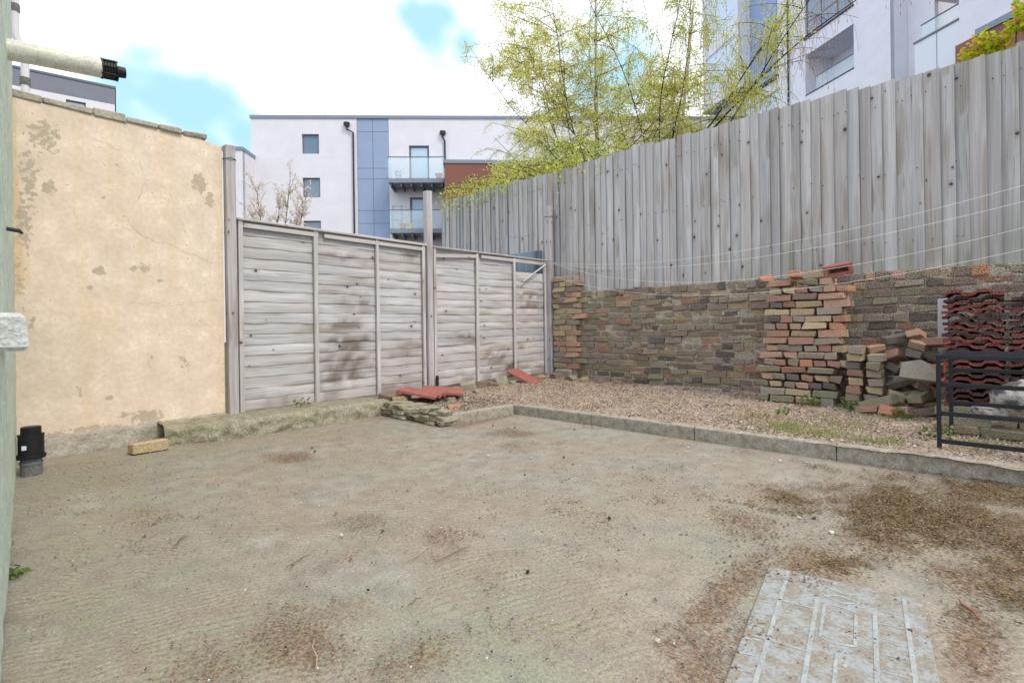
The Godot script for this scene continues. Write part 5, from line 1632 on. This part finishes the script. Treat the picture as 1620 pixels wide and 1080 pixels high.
func trees() -> void:
	# --- leafing birch behind the board fence: several stems from one stool
	rng.seed = 900
	var root := Vector3(8.6, -0.1, -5.92)
	var t := thing("birch_tree", "young birch with fresh yellow green leaves behind the board fence", "tree", root)
	var trunk := MB.new()
	var limbs := MB.new()
	var twigs := MB.new()
	var crown := MB.new()
	trunk.col = srgb(205, 196, 188)
	var main := []
	main.append(branch(trunk, Vector3.ZERO, Vector3(0.02, 1, 0.0), 7.6, 0.075, 0.018, 0.0, 14, 0.025, 9))
	limbs.col = srgb(104, 84, 74)
	var sideways := RT
	for q in [[-0.55, 2.4, 4.4], [-0.25, 2.6, 5.2], [0.30, 2.5, 4.6], [0.55, 2.7, 3.6], [-0.85, 2.7, 2.8], [0.12, 3.0, 4.8], [-0.4, 3.2, 4.6], [-0.7, 3.3, 3.6], [0.42, 3.3, 4.2], [-0.1, 3.6, 4.4], [-1.3, 3.0, 1.9], [1.2, 2.9, 2.0], [-0.95, 3.5, 3.4], [-0.75, 4.2, 2.8], [0.7, 3.6, 3.4]]:
		main.append(branch(limbs, Vector3(0, q[1], 0), sideways * q[0] + Vector3.UP + FW * rr(-0.35, 0.35), q[2], 0.015, 0.004, -0.1, 14, 0.11, 5))
	for mi in main.size():
		var st: Array = main[mi]
		var nb := 30 if mi == 0 else 18
		for k in nb:
			var f := rr(0.32 if mi == 0 else 0.18, 1.0)
			var at: Vector3 = st[int(f * (st.size() - 1))]
			if at.y < 2.6: continue
			var az := rr(0, TAU)
			var sec := branch(limbs, at, Vector3(cos(az), rr(0.0, 0.9), sin(az)), lerpf(1.75, 0.7, f) * rr(0.7, 1.2), 0.007, 0.003, 0.25, 7, 0.10, 4)
			twigs.col = srgb(118, 92, 78)
			for e in 8:
				var p0: Vector3 = sec[rng.randi_range(2, sec.size() - 1)]
				var az2 := rr(0, TAU)
				var tw := branch(twigs, p0, Vector3(cos(az2), rr(-0.3, 0.7), sin(az2)), rr(0.25, 0.55), 0.0035, 0.0018, 1.1, 5, 0.12, 3)
				for m in 42:
					var f2 := rr(0.1, 1.0)
					var pp: Vector3 = tw[int(f2 * 4.99)] + rv(0.07)
					var g := rr(0.75, 1.2)
					crown.col = (srgb(226, 234, 132) if rng.randf() < 0.6 else srgb(238, 238, 164)) * g
					if pp.y > 4.5 and rng.randf() < 0.25: crown.col = srgb(220, 200, 120) * g
					leaf(crown, pp, rr(0.018, 0.040))
	# low boughs hanging over the fence
	for q in [[5.45, 2.98, -6.35], [5.5, 3.02, -5.75], [5.55, 3.05, -5.1], [5.6, 3.05, -4.5], [5.55, 3.12, -4.05], [5.7, 3.1, -6.9], [5.3, 2.95, -6.0], [5.4, 3.0, -6.7], [6.3, 3.4, -7.4], [6.9, 3.7, -7.7], [5.6, 3.1, -5.4]]:
		var a0 := Vector3(0, 2.7, 0)
		var e0 := Vector3(q[0], q[1] + 0.1, q[2]) - root
		var mid := a0.lerp(e0, 0.55) + Vector3.UP * 0.5
		var path := []
		var rads := []
		for k in 11:
			var f := k / 10.0
			path.append(a0.lerp(mid, f).lerp(mid.lerp(e0, f), f)); rads.append(lerpf(0.016, 0.003, f))
		limbs.tube(path, rads, 5, false)
		for k in 16:
			var p0: Vector3 = path[rng.randi_range(5, 10)]
			var tw := branch(twigs, p0, Vector3(rr(-1, 1), rr(-0.5, 0.5), rr(-1, 1)), rr(0.25, 0.55), 0.003, 0.0015, 1.6, 5, 0.12, 3)
			for m in 30:
				crown.col = (srgb(196, 212, 92) if rng.randf() < 0.7 else srgb(216, 220, 124)) * rr(0.75, 1.2)
				leaf(crown, tw[rng.randi_range(1, 5)] + rv(0.045), rr(0.020, 0.04))
	part(trunk, M.bark, "trunk", t)
	part(limbs, M.bark, "limbs", t)
	part(twigs, M.bark, "twigs", t)
	part(crown, M.leaf, "crown", t)
	# --- second birch, limbs reaching over the fence with hanging catkin twigs
	rng.seed = 950
	root = Vector3(8.75, -0.1, -4.75)
	t = thing("catkin_birch", "sparse birch with dark limbs and hanging bare catkin twigs", "tree", root)
	trunk = MB.new(); limbs = MB.new(); twigs = MB.new(); crown = MB.new()
	trunk.col = srgb(222, 218, 214)
	branch(trunk, Vector3(0.35, 0, 0.1), Vector3(0.06, 1, 0.02) + RT * 0.02, 8.0, 0.06, 0.012, 0.0, 14, 0.02, 8)
	limbs.col = srgb(60, 46, 42)
	main = []
	for q in [[0.75, 2.9, 5.0, 0.020], [0.62, 3.1, 5.6, 0.024], [0.42, 3.0, 5.4, 0.016], [1.0, 3.5, 3.6, 0.014], [0.25, 3.3, 5.0, 0.014], [0.05, 3.2, 5.0, 0.014], [-0.15, 3.0, 4.6, 0.012]]:
		main.append(branch(limbs, Vector3(0.1, q[1], 0), RT * q[0] + Vector3.UP * 1.0 + FW * rr(-0.2, 0.2), q[2], q[3], 0.005, 0.1, 14, 0.09, 6))
	for mi in main.size():
		var st: Array = main[mi]
		for k in 20:
			var f := rr(0.1, 1.0)
			var at: Vector3 = st[int(f * (st.size() - 1))]
			var sec := branch(limbs, at, RT * rr(-0.4, 1.0) + Vector3.UP * rr(0.0, 0.7) + FW * rr(-0.7, 0.7), rr(0.6, 1.3), 0.006, 0.002, 0.7, 8, 0.08, 4)
			twigs.col = srgb(172, 130, 116)
			for e in 9:
				var p0: Vector3 = sec[rng.randi_range(2, sec.size() - 1)]
				var tw := branch(twigs, p0, Vector3(rr(-0.6, 0.6), rr(-0.6, 0.3), rr(-0.6, 0.6)), rr(0.3, 0.75), 0.003, 0.0016, 2.6, 6, 0.10, 3)
				if rng.randf() < 0.6:   # catkins at the tips
					var c: Vector3 = tw[tw.size() - 1]
					twigs.col = srgb(190, 160, 110)
					twigs.tube([c, c + Vector3(rr(-0.01, 0.01), -0.025, 0), c + Vector3(rr(-0.01, 0.01), -0.055, 0)], [0.004, 0.0055, 0.003], 4, false)
					twigs.col = srgb(172, 130, 116)
				var leafy := 34 if (p0 + root).dot(RT) < 4.6 else (2 if rng.randf() < 0.5 else 0)
				for m in leafy:
					crown.col = srgb(212, 220, 116) * rr(0.75, 1.15)
					leaf(crown, tw[rng.randi_range(0, 5)] + rv(0.06), rr(0.018, 0.038))
	part(trunk, M.bark, "trunk", t)
	part(limbs, M.bark, "limbs", t)
	part(twigs, M.bark, "twigs", t)
	part(crown, M.leaf, "crown", t)
	# --- small blossoming tree beyond the slat panel
	rng.seed = 970
	t = thing("blossom_tree", "small leafless tree with pale buds behind the slat panel", "tree", Vector3(5.6, -0.1, -13.8))
	trunk = MB.new(); twigs = MB.new(); crown = MB.new()
	trunk.col = srgb(120, 105, 98); twigs.col = srgb(150, 128, 118)
	for q in [[0.05, 4.3], [-0.12, 4.1], [0.14, 4.2], [-0.24, 3.7], [0.24, 3.6], [0.0, 3.9], [-0.3, 3.4]]:
		var st := branch(trunk, Vector3(0, 0.6, 0), RT * q[0] + Vector3.UP + FW * rr(-0.2, 0.2), q[1] - 0.2, 0.03, 0.006, 0.0, 12, 0.05, 5)
		for k in 46:
			var at: Vector3 = st[rng.randi_range(5, 12)]
			var tw := branch(twigs, at, Vector3(rr(-0.9, 0.9), 0.9, rr(-0.9, 0.9)), rr(0.25, 0.6), 0.005, 0.003, 0.0, 4, 0.1, 3)
			for m in 14:
				crown.col = [srgb(235, 225, 222), srgb(214, 196, 186), srgb(226, 214, 205)][rng.randi() % 3]
				leaf(crown, tw[rng.randi_range(1, 4)] + rv(0.04), rr(0.035, 0.07))
	trunk.tube([Vector3(0, -0.1, 0), Vector3(0, 0.7, 0)], [0.07, 0.05], 8)
	part(trunk, M.bark, "trunk", t)
	part(twigs, M.bark, "twigs", t)
	part(crown, M.leaf, "crown", t)
	# --- shrub peeping over the board fence
	rng.seed = 980
	t = thing("golden_shrub", "golden green leafy shrub peeping over the tall board fence", "shrub", Vector3(6.35, 0, 0.0))
	twigs = MB.new(); crown = MB.new()
	twigs.col = srgb(110, 88, 66)
	for q in [[-0.22, 3.18, 0.10], [-0.14, 3.25, 0.10], [-0.05, 3.22, 0.09], [0.06, 3.32, 0.09], [0.12, 3.45, 0.1], [0.06, 3.1, 0.07], [0.22, 3.25, 0.12], [0.35, 3.4, 0.14]]:
		var c := Vector3(-0.22, q[1], q[0])
		twigs.tube([Vector3(0, 0, 0), Vector3(-0.02, 2.4, q[0] * 0.7), c], [0.014, 0.009, 0.004], 5)
		for k in 130:
			crown.col = [srgb(190, 205, 40), srgb(214, 205, 60), srgb(160, 185, 50), srgb(210, 170, 80)][rng.randi() % 4] * rr(0.8, 1.15)
			leaf(crown, c + rv(1.0).normalized() * q[2] * sqrt(rng.randf()), rr(0.03, 0.06))
	part(twigs, M.bark, "stems", t)
	part(crown, M.leaf, "foliage", t)
	# --- weeds and grass in the bed
	rng.seed = 990
	var weeds := [[2.10, 0.15, -4.66, 0.05, 26, "bright green weed growing through the gap under the slat panel"], [5.28, 0.10, -1.32, 0.06, 60, "dark green weed at the foot of the leaning brick stack"], [5.25, 0.10, -1.02, 0.05, 50, "small leafy weed between the two brick stacks"], [5.05, 0.09, -0.62, 0.06, 60, "light green weed in front of the rubble heap"], [0.10, 0.0, -2.55, 0.025, 22, "tiny green weed at the foot of the green wall"], [4.25, 0.09, -0.35, 0.08, 60, "leafy green weed beside the rack's back leg"], [4.6, 0.09, -1.35, 0.05, 36, "low rosette weed in the grassy patch of soil"]]
	for q in weeds:
		crown = MB.new()
		for k in q[4]:
			crown.col = [srgb(104, 128, 66), srgb(132, 152, 84), srgb(84, 104, 62)][rng.randi() % 3]
			leaf(crown, Vector3(rr(-1, 1) * q[3], rr(0.0, 1.2) * q[3], rr(-1, 1) * q[3]), rr(0.018, 0.04))
		var o := part(crown, M.leaf, "weed")
		o.position = Vector3(q[0], q[1], q[2]); tag(o, q[5], "weed")
	var gr := MB.new()
	for q in [[4.15, -1.20, 0.28, 0.16, 420], [3.98, -0.95, 0.15, 0.2, 320], [3.90, -0.62, 0.10, 0.16, 200], [4.5, -1.5, 0.3, 0.2, 200], [4.45, -0.9, 0.3, 0.25, 200], [5.0, -0.75, 0.4, 0.3, 150], [4.2, -0.15, 0.3, 0.15, 160]]:
		for k in q[4]:
			var x: float = q[0] + rng.randfn(0, 0.5) * q[2]
			var z: float = q[1] + rng.randfn(0, 0.5) * q[3]
			if x < 3.80 + 0.03 * z: continue
			var y := bed_height(x, z)
			var h := rr(0.02, 0.06)
			gr.col = [srgb(128, 146, 84), srgb(150, 162, 98), srgb(176, 168, 122)][rng.randi() % 3]
			var lean := Vector3(rr(-0.03, 0.03), 0, rr(-0.03, 0.03))
			var s := Vector3(rr(-1, 1), 0, rr(-1, 1)).normalized() * 0.0022
			var a := Vector3(x, y, z)
			gr.quad(a - s, a + s, a + s * 0.6 + lean * 0.5 + Vector3.UP * h * 0.6, a - s * 0.6 + lean * 0.5 + Vector3.UP * h * 0.6)
			gr.tri(a - s * 0.6 + lean * 0.5 + Vector3.UP * h * 0.6, a + s * 0.6 + lean * 0.5 + Vector3.UP * h * 0.6, a + lean + Vector3.UP * h)
	tag(part(gr, M.leaf, "grass"), "sparse green grass growing in the raised soil bed", "grass", "", "stuff")

func scatter(called: String, label: String, category: String, mesh: Mesh, list: Array) -> void:
	var mm := MultiMesh.new()
	mm.transform_format = MultiMesh.TRANSFORM_3D; mm.use_colors = true
	mm.mesh = mesh
	mm.instance_count = list.size()
	for i in list.size():
		mm.set_instance_transform(i, list[i][0]); mm.set_instance_color(i, list[i][1])
	var o := MultiMeshInstance3D.new()
	o.multimesh = mm; o.material_override = M.plain
	o.name = numbered(called); add_child(o)
	tag(o, label, category, "", "stuff")

func litter() -> void:
	rng.seed = 1000
	# bud scales, husks and leaf crumbs
	var b := MB.new()
	b.quad(Vector3(-0.5, 0, 0.25), Vector3(0.0, 0.12, 0.42), Vector3(0.5, 0.02, 0.0), Vector3(0.0, 0.16, -0.42))
	b.tri(Vector3(-0.5, 0, 0.25), Vector3(0, 0.16, -0.42), Vector3(-0.55, 0.05, -0.2))
	var flake := b.mesh()
	var tones := [srgb(120, 98, 82), srgb(140, 114, 94), srgb(102, 86, 74), srgb(154, 130, 110), srgb(84, 72, 63), srgb(130, 94, 76)]
	var list := []
	var fn := FastNoiseLite.new()
	fn.seed = 101; fn.frequency = 2.2; fn.fractal_octaves = 4
	var tries := 0
	while list.size() < 52000 and tries < 480000:
		tries += 1
		var x := rr(0.1, 3.72)
		var z := rr(-4.4, 0.7)
		var p := litter_map.get_pixel(clampi(int((x - YX0) / YW * 168), 0, 167), clampi(int((z - YZ0) / YH * 232), 0, 231)).r
		var q := fn.get_noise_2d(x, z)
		var want := 0.035 + 0.14 * ss(0.0, 0.5, q) + 0.75 * ss(0.30, 0.80, p * 0.85 + 0.5 * q + 0.05)
		if rng.randf() > want: continue
		var s := rr(0.0025, 0.008) * (1.0 if rng.randf() < 0.95 else 1.9)
		var bas := Basis(Vector3.UP, rr(0, TAU)) * Basis(Vector3.RIGHT, rr(-0.4, 0.4))
		var lc := Vector2(x - 1.61, z + 0.35).rotated(0.17)
		var y := 0.002
		if absf(lc.y) < 0.215 and lc.x > -0.4 and lc.x < 0.37:
			if rng.randf() < 0.35: continue
			y = 0.0065
		list.append([Transform3D(bas * Basis.from_scale(Vector3(s, s, s * rr(0.4, 1.0))), Vector3(x, y, z)), tones[rng.randi() % 6] * rr(0.7, 1.15)])
	var mossy := []
	while mossy.size() < 22000:   # cushions and shreds of moss on the slab
		var x := rr(1.7, 3.74)
		var z := rr(-1.2, 0.7)
		var p := spot(MOSS_SPOTS, x, z)
		var q := fn.get_noise_2d(x * 2.0 + 5.0, z * 2.0)
		if rng.randf() > ss(0.25, 0.85, p * 0.8 + 0.6 * q): continue
		var lc := Vector2(x - 1.61, z + 0.35).rotated(0.17)
		if absf(lc.y) < 0.215 and lc.x > -0.4 and lc.x < 0.37: continue
		var s := rr(0.004, 0.012)
		mossy.append([Transform3D(Basis(Vector3.UP, rr(0, TAU)) * Basis(Vector3.RIGHT, rr(-0.6, 0.6)) * Basis.from_scale(Vector3(s, s, s * rr(0.5, 1.0))), Vector3(x, 0.003, z)), [srgb(112, 96, 66), srgb(100, 80, 56), srgb(126, 98, 72), srgb(92, 82, 54), srgb(134, 112, 84)][rng.randi() % 5] * rr(0.8, 1.15)])
	scatter("moss", "olive and brown moss crumbs on the damp part of the concrete", "moss", flake, mossy)
	scatter("leaf_litter", "brown husks and leaf crumbs scattered over the concrete", "litter", flake, list)
	list = []
	for k in 60000:   # thick litter on the bed
		var x := rr(3.75, 5.74)
		var z := rr(-4.5, 0.6)
		if k % 6 == 0:
			x = rr(2.98, 3.75); z = rr(-4.5, -3.56)
		var q := fn.get_noise_2d(x * 0.8, z * 0.8 + 20.0)
		if rng.randf() > 0.45 + 0.8 * ss(-0.3, 0.4, q): continue
		var s := rr(0.006, 0.018)
		var col: Color = tones[rng.randi() % 6]
		if rng.randf() < 0.74: col = [srgb(188, 176, 163), srgb(172, 160, 148), srgb(204, 192, 177), srgb(158, 150, 141)][rng.randi() % 4]
		if rng.randf() < 0.2: col = srgb(72, 58, 50)
		var bas := Basis(Vector3.UP, rr(0, TAU)) * Basis(Vector3.RIGHT, rr(-0.7, 0.7)) * Basis(Vector3.BACK, rr(-0.4, 0.4))
		list.append([Transform3D(bas * Basis.from_scale(Vector3(s, s, s * rr(0.35, 1.0))), Vector3(x, bed_height(x, z) + 0.008 + rr(-0.004, 0.006), z)), col * rr(0.75, 1.15)])
	scatter("bed_litter", "tan wood chips and dry leaves covering the soil bed", "litter", flake, list)
	# grit and pale chips
	b = MB.new()
	b.box(Vector3(-0.5, -0.3, -0.4), Vector3(0.5, 0.35, 0.4), 0.16, [rv(0.15), rv(0.15), rv(0.15), rv(0.15), rv(0.15), rv(0.15), rv(0.15), rv(0.15)])
	var chip := b.mesh()
	list = []
	for k in 1100:
		var x := rr(0.1, 3.7)
		var z := rr(-4.4, 0.6)
		var s := rr(0.002, 0.006) * (1.0 if rng.randf() < 0.96 else 2.6)
		list.append([Transform3D(Basis(Vector3.UP, rr(0, TAU)) * Basis.from_scale(Vector3.ONE * s), Vector3(x, s * 0.25, z)), [srgb(205, 200, 192), srgb(90, 84, 78), srgb(180, 170, 155), srgb(60, 54, 50)][rng.randi() % 4]])
	scatter("grit", "grit and small pale chips strewn over the concrete", "grit", chip, list)
